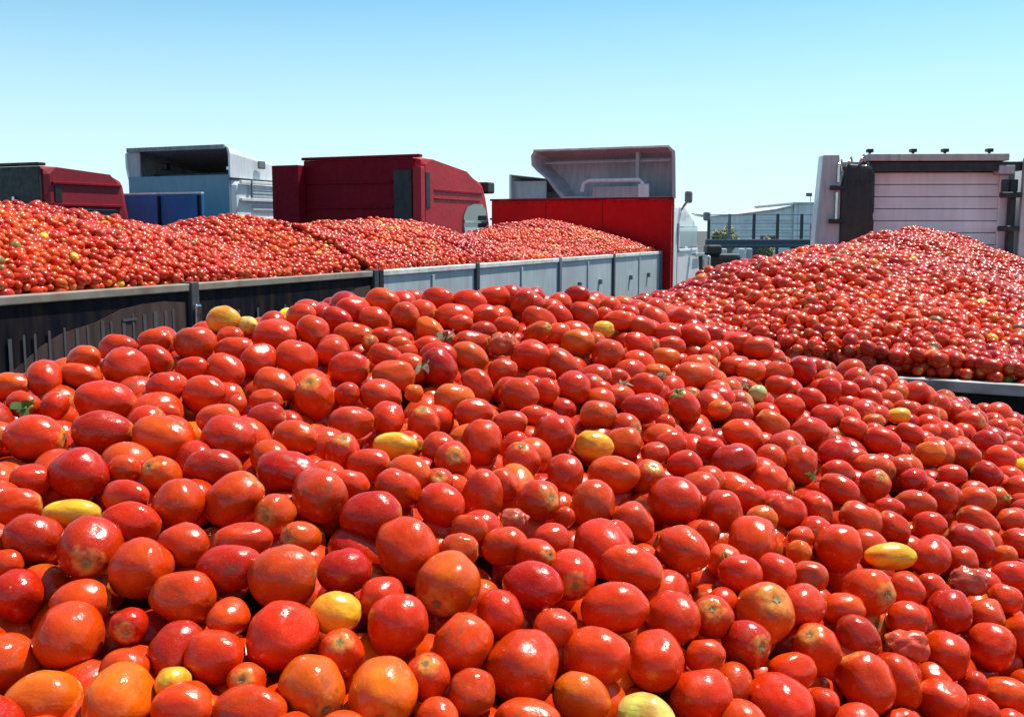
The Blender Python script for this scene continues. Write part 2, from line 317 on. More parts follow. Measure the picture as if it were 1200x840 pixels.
o = pr('side_window', M_GLASS, c, [(1.45, H - .1), (1.45, H + .25), (1.58, H + .40), (1.85, H + .46), (2.2, H + .46), (2.34, H + .36), (2.42, H - .1)], 0, -.01, .016, .006)
bx('window_bar', M_CHROME, o, .017, .035, 1.46, 2.4, H + .12, H + .17, bev=.006); bx('window_reflection', M_GLASS2, o, .017, .022, 1.48, 2.38, H - .09, H + .05, bev=0)  # pale lower strip: sky reflection put into the glass colour
bx('sun_visor', M_BLACK, c, -2.1, .02, 2.42, 2.72, H + .66, H + .86, bev=.03); bx('door', M_REDC, c, -.004, .012, 1.38, 2.5, 1.3, H - .14, bev=.006); bx('door_handle', M_BLACK, c, .012, .04, 1.5, 1.68, H - .3, H - .26)
bx('step_box', M_REDD, c, -.3, .03, .5, 1.2, 1.3, H + .0, bev=.05); mirror(c, .05, 2.5, H + .1)
# ------------------------------------------------------------ white cab, left, with the dark open fairing
w0 = 2.36
c = cab(lc(276, 18.4), -T2, w0, 2.3, 0, [(0, 1.0), (0, H + .92), (1.6, H + .9), (2.2, H + .6), (2.4, H - .3), (2.4, 1.0)], M_WHITE, 'white truck cab with dark hollow roof fairing, second vehicle from the left')
bx('rear_wall', M_TEAL, c, -w0 + .02, -.03, -.05, -.01, 1.0, H + .98)  # blue-teal stands for shade on the cab's back, put into the colour
o = shell('roof_fairing', [(-w0 + .06, H + 1.47), (-.12, H + 1.49), (-.03, H + 1.45), (0, H + 1.35), (0, H + .93), (-w0, H + .93), (-w0 - .05, H + 1.15), (-w0 - .05, H + 1.4)], -.03, 1.9, .045, M_WHITE, M_DGRAY, c, slope=lambda p: (p[0] * .9 - .1, min(p[1], H + 1.14)))  # inside in darker grey: shade of the hollow put into the colour
bx('fairing_rim', M_DGRAY, o, -w0 + .02, -.1, -.07, -.035, H + 1.43, H + 1.505, bev=.006); bx('fairing_edge', M_GRAYF, o, -w0 - .02, -w0 + .28, -.02, .02, H + .95, H + 1.44, bev=.006)
bx('aerial_box', M_BLACK, o, -w0 + .5, -w0 + .62, .3, .42, H + 1.12, H + 1.24); bx('fairing_light', M_CHROME, o, -.36, -.18, .3, .36, H + 1.08, H + 1.15, bev=.01); bx('fairing_shelf', M_BLACK, o, -w0 + .35, -.2, .25, .35, H + .96, H + 1.04)
bx('marker_hatch', M_POSTM, c, -.0, .02, .75, .95, H + 1.12, H + 1.26, bev=.02)
for zz in (.83, .52, .17): bx('side_rail', M_WHITE, c, .0, .05, .2, 2.1, H + zz, H + zz + .06, bev=.01)
for zz in (.60, .66, .72, .36, .42): bx('louvre', M_GREY, c, .0, .025, .55, 2.0, H + zz, H + zz + .035, bev=.004)
bx('side_window', M_GLASS2, c, -.01, .012, .6, 1.9, H - .35, H + .1, bev=.02); bx('grab_handle', M_POSTM, c, .03, .06, .48, .52, H + .6, H + .9, bev=.01)
mirror(c, .1, 2.1, H + .1)
# blue headboard of the truck behind the left heap
hbx, hby = lc(243, 17.0)
c = empty('tipper_truck', (hbx, hby, 0), -T2, label='dark blue truck body whose plain front board rises behind the left heap', category='truck')
body(c, -5.5, -.1, H - .34, [-3.7, -1.9], M_BLUE, M_BLUE, M_POST, wheels=(1.0, 2.2, 4.6), front=False)
bx('front_board', M_BLUE, c, -2.62, -.0, -.06, .0, 1.1, H + .59); bx('board_rim', M_PALE, c, -2.62, .0, -.065, .01, H + .592, H + .62, bev=.004)
for xx in (-2.6, -1.75, -.9, -.06): bx('board_stay', M_NAVY, c, xx, xx + .05, -.1, -.062, 1.2, H + .57, bev=.006)
# ------------------------------------------------------------ dark red low cab, far left
c = cab(lc(58, 15.2), -T2, 2.35, 1.7, 0, [(0, 1.0), (0, H + .95), (.25, H + .93), (1.3, H + .87), (1.6, H + .80), (1.8, H - .2), (1.8, 1.0)], M_MAROON, 'dark red truck cab with faded pinkish roof edge, leftmost vehicle')
bx('rear_wall', M_BLACK, c, -2.35, -.02, -.06, -.01, 1.0, H + .93); bx('roof_lip', M_BLACK, c, -2.36, .02, -.1, .05, H + .94, H + .985); bx('rear_window', M_GLASS, c, -2.1, -1.4, -.075, -.062, H + .3, H + .6, bev=.004)
bx('rear_handle', M_CHROME, c, -.55, -.50, -.1, -.065, H + .28, H + .5, bev=.01); bx('rear_rail', M_REDD, c, -2.3, -.1, -.09, -.065, H + .12, H + .16, bev=.004)
bx('side_rail', M_REDD, c, -.003, .03, .15, 1.5, H + .68, H + .72, bev=.006); bx('side_rail', M_REDD, c, -.003, .03, .15, 1.5, H + .36, H + .40, bev=.006); bx('side_window', M_GLASS, c, -.01, .012, .5, 1.4, H - .1, H + .33, bev=.02)
bx('side_slot', M_BLACK, c, -.003, .014, .2, .32, H + .42, H + .66, bev=.004); bx('side_step', M_NAVY, c, -.2, .06, .2, 1.6, H - .4, H - .2, bev=.03)
# ------------------------------------------------------------ pale grey fairing of a cab behind the red headboard
c = cab(lc(712, 22.5), -T2, 2.3, 2.2, 0, [(0, 1.0), (0, H + .6), (1.6, H + .6), (2.2, H + .3), (2.4, H - .3), (2.4, 1.0)], M_WHITE, 'farther white truck cab, only its grey fairing corner showing left of the big white cab')
o = shell('roof_fairing', [(-2.35, H + 1.25), (-.1, H + .98), (0, H + .62), (-2.35, H + .62)], -.03, 1.5, .05, M_WHITE, M_GRAYF, c, slope=lambda p: (p[0] * .9 - .1, min(p[1], H + .9)))
bx('rear_wall', M_GRAYF, c, -2.28, -.03, -.05, -.01, 1.0, H + .66); bx('fairing_plate', M_GRAYF, o, -2.3, -1.5, .1, .13, H + .66, H + 1.1, bev=.01)

# ------------------------------------------------------------ right trailer
tb = empty('trailer', (LB.x + pB.x * 2.5, LB.y + pB.y * 2.5, 0), -TRH, label='dark green trailer with a pale rim under the tall right-hand heap', category='trailer')
body(tb, -.05, 10.1, RIM_B + .02, [2.0, 4.0, 6.0, 8.0], M_GREEN, M_RAILW, M_POST, wheels=(1.5, 2.8, 8.2))
bx('divider_board', M_GREEN, tb, -2.45, -.05, 3.97, 4.03, 1.15, RIM_B - .03); bx('divider_rim', M_PALE, tb, -2.45, -.05, 3.95, 4.05, RIM_B - .028, RIM_B + .03, bev=.006)
# trailer under the near heap
ta = empty('trailer', (LB.x + pB.x * 2.5, LB.y + pB.y * 2.5, 0), -TRH, label='dark trailer carrying the near heap of large tomatoes', category='trailer')
body(ta, -5.45, -.58, RIM_B - .02, [-3.8, -2.2], M_GREEN, M_PALE, M_POST, wheels=(1.3, 2.6), floor=1.3)

# ------------------------------------------------------------ big white truck at right
Yr = 12.6; K1 = Yr / F; xl = (955 - 600) * K1; 
c = empty('truck_cab', (xl, Yr, 0), radians(-3), label='large white truck cab seen from behind with wide side fins and roof lamps, at right', category='truck')
X_ = lambda px: (px - 955) * K1
Z_ = lambda y: H + (270 - y) * K1
pr('side_fin', M_GRAYF, c, [(X_(953), 1.2), (X_(953), Z_(275)), (X_(959), Z_(184)), (X_(976), Z_(184)), (X_(980), Z_(230)), (X_(978), 1.2)], 1, -.05, .02, .012)
pr('side_fin', M_WHITE, c, [(X_(953), 1.2), (X_(953), Z_(275)), (X_(959), Z_(184)), (X_(963), Z_(184)), (X_(958), 1.2)], 1, .022, .25, .01)
pr('side_fin', M_GRAYF, c, [(X_(1180), 1.2), (X_(1184), Z_(188)), (X_(1206), Z_(188)), (X_(1212), 1.2)], 1, -.05, .02, .012)
pr('side_fin', M_WHITE, c, [(X_(1205), 1.2), (X_(1201), Z_(188)), (X_(1206), Z_(188)), (X_(1212), 1.2)], 1, .022, 1.4, .01)
pr('cell', M_WHITE, c, [(.35, 1.0), (.35, Z_(196)), (1.8, Z_(205)), (2.3, Z_(250)), (2.5, 1.0)], 0, X_(1048), X_(1185), .05)
for i, (ya, yb) in enumerate(((203, 217), (217, 231), (231, 245), (245, 259), (259, 273), (273, 287), (287, 300))):
    bx('panel_board', M_LILAC, c, X_(1019), X_(1166), .20, .24, Z_(yb) + .004, Z_(ya) - .004, bev=.006)
bx('panel_frame', M_LILAC, c, (X_(1015), X_(1019), .17, .26, Z_(300), Z_(201)), (X_(1166), X_(1176), .17, .26, Z_(302), Z_(206)))
bx('back_plate', M_GRAYF, c, X_(980), X_(1187), .27, .33, Z_(303), Z_(190))
pr('hose_cover', M_BLACK, c, [(X_(980), 1.3), (X_(978), Z_(225)), (X_(984), Z_(194)), (X_(1013), Z_(196)), (X_(1017), Z_(204)), (X_(1018), Z_(250)), (X_(1012), Z_(262)), (X_(1010), 1.3)], 1, -.09, .24, .05)
bm = bmesh.new()
for i in range(6): tube(bm, [(X_(984 + i * 5), .0, Z_(198 + 3 * (i % 2))), (X_(986 + i * 5), -.08, Z_(215)), (X_(983 + i * 5), -.05, Z_(240)), (X_(985 + i * 4), .02, Z_(262)), (X_(985 + i * 4), .02, Z_(290))], .022)
new('air_hose', bm, M_BLACK, c)
bm = bmesh.new()
for a, b in ((973, 190), (984, 187), (998, 184), (1003, 193)): tube(bm, [(X_(a), -.02, Z_(b + 14)), (X_(a + 3), -.06, Z_(b + 4)), (X_(a + 6), -.02, Z_(b)), (X_(a + 9), .02, Z_(b + 12))], .014)
new('pipework', bm, M_CHROME, c)
bx('grab_rail', M_CHROME, c, X_(973), X_(976), -.1, -.06, Z_(216), Z_(195), bev=.01); bx('grab_rail', M_CHROME, c, X_(972), X_(975), -.1, -.06, Z_(262), Z_(226), bev=.01)
for z_ in (221, 259): bx('fin_hinge', M_BLACK, c, X_(966), X_(982), -.12, -.05, Z_(z_ + 3), Z_(z_ - 2), bev=.01)
bx('roof_beam', M_GRAYF, c, X_(1010), X_(1168), -.02, .3, Z_(191), Z_(183), bev=.01, label='brownish grey roof beam carrying four small lamps'); bx('dark_beam_board', M_BLACK, c, X_(1000), X_(1187), .02, .26, Z_(202), Z_(192), bev=.006)  # the lower, dark part of the beam is a black board
for a in (1013, 1062, 1098, 1148):
    bx('lamp_stalk', M_BLACK, c, X_(a) - .012, X_(a) + .012, .05, .08, Z_(184), Z_(180), bev=.002); o = bx('roof_lamp', M_BLACK, c, X_(a) - .035, X_(a) + .035, .02, .1, Z_(181), Z_(177), bev=.006); bx('lens', M_LAMP, o, X_(a) - .03, X_(a) + .03, .12, .135, Z_(180), Z_(177), bev=.005)
bx('top_bracket', M_GRAYF, c, X_(1158), X_(1176), .0, .2, Z_(206), Z_(196)); bx('latch_post', M_BLACK, c, X_(1172), X_(1179), .0, .08, Z_(298), Z_(213), bev=.01); bx('latch_plate', M_POST, c, X_(1166), X_(1182), .04, .14, Z_(226), Z_(212))
for z_ in (230, 268): bx('latch', M_BLACK, c, X_(1158), X_(1180), -.12, -.02, Z_(z_ + 3), Z_(z_ - 3), bev=.012)
bx('rear_crossbar', M_POST, c, X_(990), X_(1215), -.1, .15, Z_(312), Z_(301), bev=.02, label='dark grey crossbar below the ribbed panel'); bx('mudguard', M_WHITE, c, X_(1188), X_(1222), -1.3, -.2, Z_(322), Z_(314), bev=.03)
bx('chassis', M_BLACK, c, (X_(1040), X_(1052), -2.8, 2.2, .65, .95), (X_(1125), X_(1137), -2.8, 2.2, .65, .95))
for wx in (X_(1000), X_(1180)): wheel(c, wx, -1.6); wheel(c, wx, 1.6)
bx('bumper', M_WHITE, c, X_(1048), X_(1185), 2.5, 2.62, .4, .95, bev=.04); bx('windscreen', M_GLASS, c, X_(1056), X_(1178), 2.42, 2.47, H - .9, H + .1)

# ------------------------------------------------------------ barrier, fence, shrub, hall
def W_(px, y, Y): return ((px - 600) / F * Y, Y, zy(y, Y))
Yb = 24
c = empty('barrier', (W_(880, 280, Yb)[0], Yb, 0), 0, label='dark teal horizontal barrier on posts between the white cab and the right truck', category='barrier')
x0, x1 = W_(826, 0, Yb)[0] - W_(880, 0, Yb)[0], W_(1000, 0, Yb)[0] - W_(880, 0, Yb)[0]
bx('beam', M_CONC, c, x0, x1, 0, .12, zy(290, Yb), zy(280.5, Yb)); bx('beam_rail', M_POSTM, c, x0, x1, -.03, 0, zy(288, Yb), zy(286.8, Yb), bev=.003)
for a in (-.9, .0, .9, 1.9): bx('post', M_POST, c, a, a + .12, .01, .11, 0, zy(290, Yb), bev=.006)
bx('base_wall', M_CONC, c, x0, x1, .2, .4, 0, zy(303, Yb))
for a, lab in ((847, 'pale marker post under the barrier, nearest the white cab'), (868, 'pale marker post under the barrier, near the heap edge'), (877, 'grey-blue marker post under the barrier, right of the pale ones')):
    X, Y, _ = W_(a, 0, 21); bx('marker_post', M_GREY if a == 877 else M_WHITE, None, X - .06, X + .06, Y, Y + .1, 0, zy(291, 21), bev=.02, label=lab, category='post', group='marker posts under the barrier')
X, Y, _ = W_(838, 0, 20); bm = bmesh.new(); box(bm, X - .35, X + .5, Y, Y + .5, .1, zy(297, 20), .08); box(bm, X - .2, X + .1, Y - .1, Y + .3, zy(297, 20) - .02, zy(287, 20), .05)
new('machine', bm, M_BLACK, None, label='dark machine standing just right of the white cab nose', category='machine')
Yf = 30
c = empty('fence', (W_(880, 0, Yf)[0], Yf, 0), 0, label='thin wire fence on dark posts in front of the pale hall', category='fence')
xs = [W_(a, 0, Yf)[0] - W_(880, 0, Yf)[0] for a in (829, 853, 881.5, 909, 937, 965)]
for i, a in enumerate(xs): bx('post', M_POST if i != 1 else M_POSTM, c, a - .04, a + .04, 0, .08, 0, zy(251 if i != 0 else 253, Yf), bev=.005)
for yy in (252, 262, 270, 277):
    bm = bmesh.new(); tube(bm, [(xs[0], .04, zy(yy, Yf)), (xs[-1] + 1, .04, zy(yy, Yf))], .012, 5); new('wire', bm, M_POSTM, c)
Ys = 45
M_LEAF = plain('shrub_leaf', (.34, .36, .16), .7)
def leaves(name, cx, cy, z0, w, h, d, n_, parent=None, **t):
    bm = bmesh.new(); q = random.Random(5)
    for _ in range(n_):
        while True:
            v = Vector((q.uniform(-1, 1), q.uniform(-1, 1), q.uniform(-1, 1)))
            if v.length < 1: break
        p = Vector((cx + v.x * w / 2, cy + v.y * d / 2, z0 + h / 2 + v.z * h / 2 * (.8 + .2 * sin(v.x * 5)))); a = Vector((q.gauss(0, 1), q.gauss(0, 1), q.gauss(0, 1))).normalized() * .09; b = a.orthogonal().normalized() * .05
        bm.faces.new([bm.verts.new(p + s) for s in (a, b, -a, -b)])
    return new(name, bm, M_LEAF, parent, **t)
X, Y, _ = W_(848, 0, Ys); sh = empty('shrub', (X, Y, 0), 0, label='dull green shrub behind the fence, left of the pale hall', category='shrub')
leaves('crown', 0, 0, 1.6, 1.15, 1.4, 1.0, 2600, sh); bm = bmesh.new(); tube(bm, [(0, 0, 0), (.05, 0, 1.2), (-.05, .05, 2.4)], .05); tube(bm, [(0, 0, .8), (.3, .1, 1.9)], .03); tube(bm, [(0, 0, .9), (-.35, -.1, 2.0)], .03); new('trunk', bm, M_BROWN, sh)
X, Y, _ = W_(894, 0, 60); sh = empty('hedge', (X, Y, 0), 0, label='low clipped hedge in front of the pale hall wall', category='hedge')
leaves('foliage', 0, 0, 0.5, 1.1, 2.0, 1.0, 1800, sh)
Yh = 90; k9 = Yh / F; xh = 265 * k9
c = empty('hall', (xh, Yh, 0), 0, label='pale grey industrial hall with a raised flat-roofed end, beyond the fence', category='building')
bx('low_wall', M_BLD, c, .0, 3.2, 0, 14, 0, zy(252, Yh), bev=.02)
pr('roof', M_BLDR, c, [(-.15, zy(252, Yh)), (3.2, zy(252, Yh)), (4.6, zy(242, Yh)), (4.6, zy(244, Yh)), (3.0, zy(250.5, Yh)), (-.15, zy(250.5, Yh))], 1, -.2, 14, .01) if False else None
pr('gable_wall', M_BLD, c, [(3.2, 0), (3.2, zy(247, Yh)), (4.6, zy(242, Yh)), (4.6, 0)], 1, .05, 14, .01)
pr('roof', M_BLDR, c, [(-.2, zy(252, Yh)), (-.2, zy(251, Yh)), (3.0, zy(245.5, Yh)), (4.58, zy(240.5, Yh)), (4.58, zy(242, Yh)), (3.0, zy(247, Yh))], 1, -.25, 14, .02)
pr('gable_infill', M_BLD, c, [(.0, zy(252, Yh)), (3.0, zy(247, Yh)), (3.2, zy(247, Yh)), (3.2, zy(252, Yh))], 1, .03, 13.9, .01)
bx('tower_wall', M_BLD, c, 4.62, 14, -.3, 14, 0, zy(240, Yh), bev=.02); bx('parapet', M_BLDR, c, 4.5, 14.1, -.45, 14.1, zy(240, Yh), zy(237.8, Yh), bev=.02)
for i in range(8): bx('cladding_joint', M_BLDR, c, 4.9 + i * 1.1, 4.96 + i * 1.1, -.33, -.302, .2, zy(240.2, Yh), bev=0)
for i in range(3): bx('wall_band', M_BLDR, c, .0, 4.6, -.03, .045, zy(259 + i * 7, Yh), zy(258.4 + i * 7, Yh), bev=0)
bx('window', M_GLASS, c, 1.8, 3.1, -.06, -.01, zy(284, Yh), zy(276, Yh)); bx('tower_door', M_POSTM, c, 6.0, 8.5, -.36, -.31, 0, 3.2)
X, Y, Z = W_(946, 231, 60); fl = empty('floodlight', (X, Y, 0), 0, label='small floodlight on a thin mast above the hall', category='lamp')
bx('mast', M_WHITE, fl, -.02, .02, 0, .04, 0, Z, bev=.004); bx('lamp_head', M_POSTM, fl, -.25, .06, -.1, .15, Z, Z + .2, bev=.04)
# ------------------------------------------------------------ tomato material
CC = {'r': (.57, .027, .0006), 'd': (.44, .011, .0006), 'o': (.62, .043, .001), 'a': (.66, .085, .002), 'y': (.82, .36, .022), 'p': (.74, .52, .12), 'g': (.34, .42, .14), 'x': (.52, .07, .035)}
def tomato_mat(name, inst):
    k = NT(name)
    at_ = k.n('Attribute'); at_.attribute_name = 'tcol'; at_.attribute_type = 'INSTANCER' if inst else 'GEOMETRY'
    oi = k.n('ObjectInfo'); col = at_.outputs['Color'] if inst else oi.outputs['Color']
    lp = k.n('Attribute'); lp.attribute_name = 'lpos'; lp.attribute_type = 'GEOMETRY'
    rnd = k.n('Math', operation='MULTIPLY'); k.l(oi.outputs['Random'], rnd.inputs[0]); rnd.inputs[1].default_value = 40
    off = k.n('VectorMath', operation='ADD'); k.l(lp.outputs['Vector'], off.inputs[0]); k.l(rnd.outputs[0], off.inputs[1])
    co = off.outputs[0]
    # patches that ripened less
    g = k.mix(k.noise(1.0, 2, co, .5, .8, 0, .6), col, k.mix(1, col, (1.15, 2.6, 1.2), 'MULTIPLY'))
    # yellow shoulders round the stem end, of varying reach
    sp = k.n('SeparateXYZ'); k.l(lp.outputs['Vector'], sp.inputs[0])
    nn = k.noise(4, 3, co, .3, .7, -.09, .09); ad = k.n('Math', operation='ADD'); k.l(sp.outputs[2], ad.inputs[0]); k.l(nn, ad.inputs[1])
    sh = k.n('MapRange'); k.l(ad.outputs[0], sh.inputs[0]); sh.inputs[1].default_value = .82; sh.inputs[2].default_value = 1.02; sh.inputs[4].default_value = .75
    g = k.mix(sh.outputs[0], g, (.66, .36, .07))
    # corky brown ring at the very stem end
    x2 = k.n('VectorMath', operation='LENGTH'); fl = k.n('VectorMath', operation='MULTIPLY'); fl.inputs[1].default_value = (1, 1, 0)
    k.l(lp.outputs['Vector'], fl.inputs[0]); k.l(fl.outputs[0], x2.inputs[0])
    rr = k.n('MapRange'); k.l(x2.outputs['Value'], rr.inputs[0]); rr.inputs[1].default_value = .20; rr.inputs[2].default_value = .10
    up = k.n('MapRange'); k.l(sp.outputs[2], up.inputs[0]); up.inputs[1].default_value = .3; up.inputs[2].default_value = .4
    mm = k.n('Math', operation='MULTIPLY'); k.l(rr.outputs[0], mm.inputs[0]); k.l(up.outputs[0], mm.inputs[1])
    g = k.mix(mm.outputs[0], g, (.20, .16, .06))
    # blossom end scar
    dn = k.n('MapRange'); k.l(sp.outputs[2], dn.inputs[0]); dn.inputs[1].default_value = -.3; dn.inputs[2].default_value = -.4
    r2 = k.n('MapRange'); k.l(x2.outputs['Value'], r2.inputs[0]); r2.inputs[1].default_value = .07; r2.inputs[2].default_value = .03; r2.inputs[4].default_value = .7
    m2 = k.n('Math', operation='MULTIPLY'); k.l(r2.outputs[0], m2.inputs[0]); k.l(dn.outputs[0], m2.inputs[1])
    g = k.mix(m2.outputs[0], g, (.30, .20, .08))
    # half-ripe fruit: red breaking through the yellow
    sg_ = k.n('SeparateColor'); k.l(col, sg_.inputs[0]); yg = k.n('MapRange'); k.l(sg_.outputs[1], yg.inputs[0]); yg.inputs[1].default_value = .07; yg.inputs[2].default_value = .2
    ym = k.n('Math', operation='MULTIPLY'); k.l(yg.outputs[0], ym.inputs[0]); k.l(k.noise(1.3, 4, co, .44, .72, 0, .75), ym.inputs[1]); g = k.mix(ym.outputs[0], g, (.66, .10, .005))
    # faint streaks from stem to tip
    sm = k.n('VectorMath', operation='MULTIPLY'); k.l(co, sm.inputs[0]); sm.inputs[1].default_value = (9, 9, 1.2)
    g = k.mix(k.noise(1.0, 3, sm.outputs[0], .45, .75, 0, .22), g, k.mix(1, col, (1.2, 1.8, 1.0), 'MULTIPLY'))
    # tiny pale lenticels, dust film
    g = k.mix(k.noise(30, 3, co, .60, .74, 0, .35), g, (.82, .40, .12))
    g = k.mix(k.noise(2.3, 5, co, .55, .85, 0, .12), g, (.60, .36, .22))
    wn = k.n('Math', operation='GREATER_THAN'); k.l(oi.outputs['Random'], wn.inputs[0]); wn.inputs[1].default_value = .72
    bl = k.n('Math', operation='MULTIPLY'); k.l(wn.outputs[0], bl.inputs[0]); k.l(k.noise(2.6, 6, co, .56, .64, 0, .55), bl.inputs[1])
    g = k.mix(bl.outputs[0], g, (.22, .075, .03))
    k.l(g, k.b.inputs['Base Color'])
    k.l(k.noise(1.8, 5, co, .35, .7, .13, .36), k.b.inputs['Roughness'])
    k.b.inputs['Specular IOR Level'].default_value = .36; k.b.inputs['Coat Weight'].default_value = .0; k.b.inputs['Coat Roughness'].default_value = .16
    k.b.inputs['Subsurface Weight'].default_value = .0
    k.bump(k.noise(3.2, 4, co, 0, 1), .09, .02)
    return k.m
MT_THING = tomato_mat('tomato_skin', False); MT_INST = tomato_mat('tomato_skin_heap', True)
M_CAL = plain('calyx_green', (.13, .22, .035)); M_SCAR = plain('scar_cork', (.34, .28, .10), .8); M_SCRAP = plain('dry_leaf', (.30, .24, .13), .9)

from mathutils import noise as N
def tomato_mesh(seed, wr=0.0, seg=30, rg=20):
    r = random.Random(seed); bm = bmesh.new()
    e = r.uniform(1.9, 2.2); tap = r.uniform(-.10, .12); lob = r.uniform(.008, .03); nl = r.choice((3, 4, 4, 5)); pw = r.uniform(0, 6)
    bend = r.uniform(-.06, .06); ht = r.uniform(.05, .12)
    def P(i, j):
        th = pi * i / rg; c, s_ = cos(th), sin(th)
        z = math.copysign(abs(c) ** (2 / e), c); q = abs(s_) ** (2 / e) * (1 + tap * z)
        f = 2 * pi * j / seg
        q *= 1 + lob * cos(nl * f + pw) * (.4 + .6 * abs(z))
        if z > 0: z -= ht * math.exp(-(q / .22) ** 2)
        x, y = q * cos(f) + bend * (1 - z * z), q * sin(f)
        dz = N.noise(Vector((x * 1.1 + seed * 3.1, y * 1.1, z * 1.1))) * .10 + N.noise(Vector((x * 2.4, y * 2.4 + seed * 1.7, z * 2.4))) * .045
        x *= 1 + dz; y *= 1 + dz; z *= 1 + dz * .6
        dn = max(0, x * cos(pw) + y * sin(pw) - .86); x -= cos(pw) * dn * .8; y -= sin(pw) * dn * .8      # flattened where it lay
        if wr:
            n = N.noise(Vector((x * 2.2 + seed, y * 2.2, z * 2.2))) + .5 * abs(N.noise(Vector((x * 6, y * 6 + seed, z * 6))))
            x *= 1 + wr * n; y *= 1 + wr * n; z *= 1 + wr * n * .8
        return (x, y, z)
    top = bm.verts.new(P(0, 0)); bot = bm.verts.new(P(rg, 0))
    R = [[bm.verts.new(P(i, j)) for j in range(seg)] for i in range(1, rg)]
    for j in range(seg):
        k = (j + 1) % seg
        bm.faces.new((top, R[0][j], R[0][k])); bm.faces.new((bot, R[-1][k], R[-1][j]))
        for i in range(len(R) - 1): bm.faces.new((R[i][j], R[i + 1][j], R[i + 1][k], R[i][k]))
    me = bpy.data.meshes.new('tomato'); bm.to_mesh(me); bm.free()
    me.polygons.foreach_set('use_smooth', [True] * len(me.polygons)); me.materials.append(MT_THING)
    a = me.attributes.new('lpos', 'FLOAT_VECTOR', 'POINT'); co = np.empty(len(me.vertices) * 3, 'f'); me.vertices.foreach_get('co', co); a.data.foreach_set('vector', co)
    me['top'] = 1 - ht
    return me
TM = [tomato_mesh(i) for i in range(16)]
TX = [tomato_mesh(20 + i, .22, 40, 28) for i in range(3)]
def calyx_mesh():
    bm = bmesh.new()
    for k in range(5):
        f = 2 * pi * k / 5 + .3; L_ = (.5, .42, .55, .46, .38)[k]; prev = None
        for i in range(6):
            t = i / 5; w = .10 * (1 - t) ** .7 * (.6 + t) + .004
            r_ = .03 + L_ * t; z = .02 + .10 * sin(t * pi * .8) - .16 * t * t + (.14 * t if k % 2 else 0)
            a, b = (bm.verts.new((r_ * cos(f) - w * sin(f) * q, r_ * sin(f) + w * cos(f) * q, z - .03 * abs(q) * (1 - t))) for q in (-1, 1))
            if prev: bm.faces.new((prev[0], prev[1], b, a))
            prev = (a, b)
    tube(bm, [(0, 0, -.02), (.01, .01, .12), (.05, .03, .24)], .045, 7)
    me = bpy.data.meshes.new('calyx'); bm.to_mesh(me); bm.free(); me.materials.append(M_CAL); return me
def scar_mesh():
    bm = bmesh.new(); n = 20; c = bm.verts.new((0, 0, .0)); ring = []
    for k in range(n):
        r_ = (.17 if k % 4 == 0 else .085) * (1 + .15 * sin(k * 2.3)); f = 2 * pi * k / n
        ring.append(bm.verts.new((r_ * cos(f), r_ * sin(f), .012 + .10 * (r_ / .17) ** 2 * .5)))
    for k in range(n): bm.faces.new((c, ring[k], ring[(k + 1) % n]))
    me = bpy.data.meshes.new('stem_scar'); bm.to_mesh(me); bm.free(); me.materials.append(M_SCAR); return me
CAL, SCAR = calyx_mesh(), scar_mesh()

# ------------------------------------------------------------ near heap: surface
SC = [4.015405299032963, -0.3021158328139805, 0.5674963131755053, -0.1713572742809258, 0.10230157108089169, -0.13531179703181026, -0.017795540353814567, -0.09430949740799975, 0.07446674842610253]
def depth(x, y):
    ex = 1 + np.clip(np.asarray(y, float) - 690, 0, 260) * .0011; x = (np.clip(x, -60, 1260) - 600) / 600; y = (np.clip(y, 330, 690) - 560) / 250
    s = ex * np.exp(SC[0] + SC[1] * x + SC[2] * y + SC[3] * x * x + SC[4] * x * y + SC[5] * y * y + SC[6] * x * x * y + SC[7] * y ** 3 + SC[8] * x * y * y)
    return .062 * F / s
sil_x = [-200, 0, 100, 200, 260, 350, 440, 600, 700, 760, 900, 1000, 1040, 1200, 1400]
sil_y = [470, 440, 415, 395, 375, 360, 342, 335, 336, 345, 406, 424, 437, 478, 512]
gx, gy = np.meshgrid(np.linspace(-60, 1260, 60), np.linspace(335, 900, 44)); gx = gx.ravel(); gy = gy.ravel()
m_ = gy > np.interp(gx, sil_x, sil_y) + 4; gx, gy = gx[m_], gy[m_]
gD = depth(gx, gy); uu = (gx - 600) / F; vv = (420 - gy) / F
G = np.stack([gD * uu, gD * (cos(PH) + vv * sin(PH)), H + gD * (vv * cos(PH) - sin(PH))], 1)
def zA(X, Y):
    X = np.atleast_1d(X).astype(float); Y = np.atleast_1d(Y).astype(float); Z = np.empty(len(X))
    for i in range(0, len(X), 2000):
        a = slice(i, i + 2000); d2 = (X[a, None] - G[None, :, 0]) ** 2 + (Y[a, None] - G[None, :, 1]) ** 2
        dm = d2.min(1, keepdims=True); sg = .05 ** 2 + dm * .35
        w = np.exp(-(d2 - dm) / (2 * sg)); zz = (w * G[None, :, 2]).sum(1) / w.sum(1); dn = np.sqrt(dm[:, 0])
        t = (X[a] - LB.x) * pB.x + (Y[a] - LB.y) * pB.y; s = (X[a] - LB.x) * hB.x + (Y[a] - LB.y) * hB.y
        edge = np.minimum(np.minimum(t, 2.5 - t), -.6 - s); low = RIM_B - .03 + np.clip(edge, 0, 1) * .5
        k = np.clip((dn - .05) / .35, 0, 1); k = k * k * (3 - 2 * k)
        Z[a] = np.minimum(zz - dn * .25, zz) * (1 - k) + np.minimum(low, zz - .02) * k
    return Z
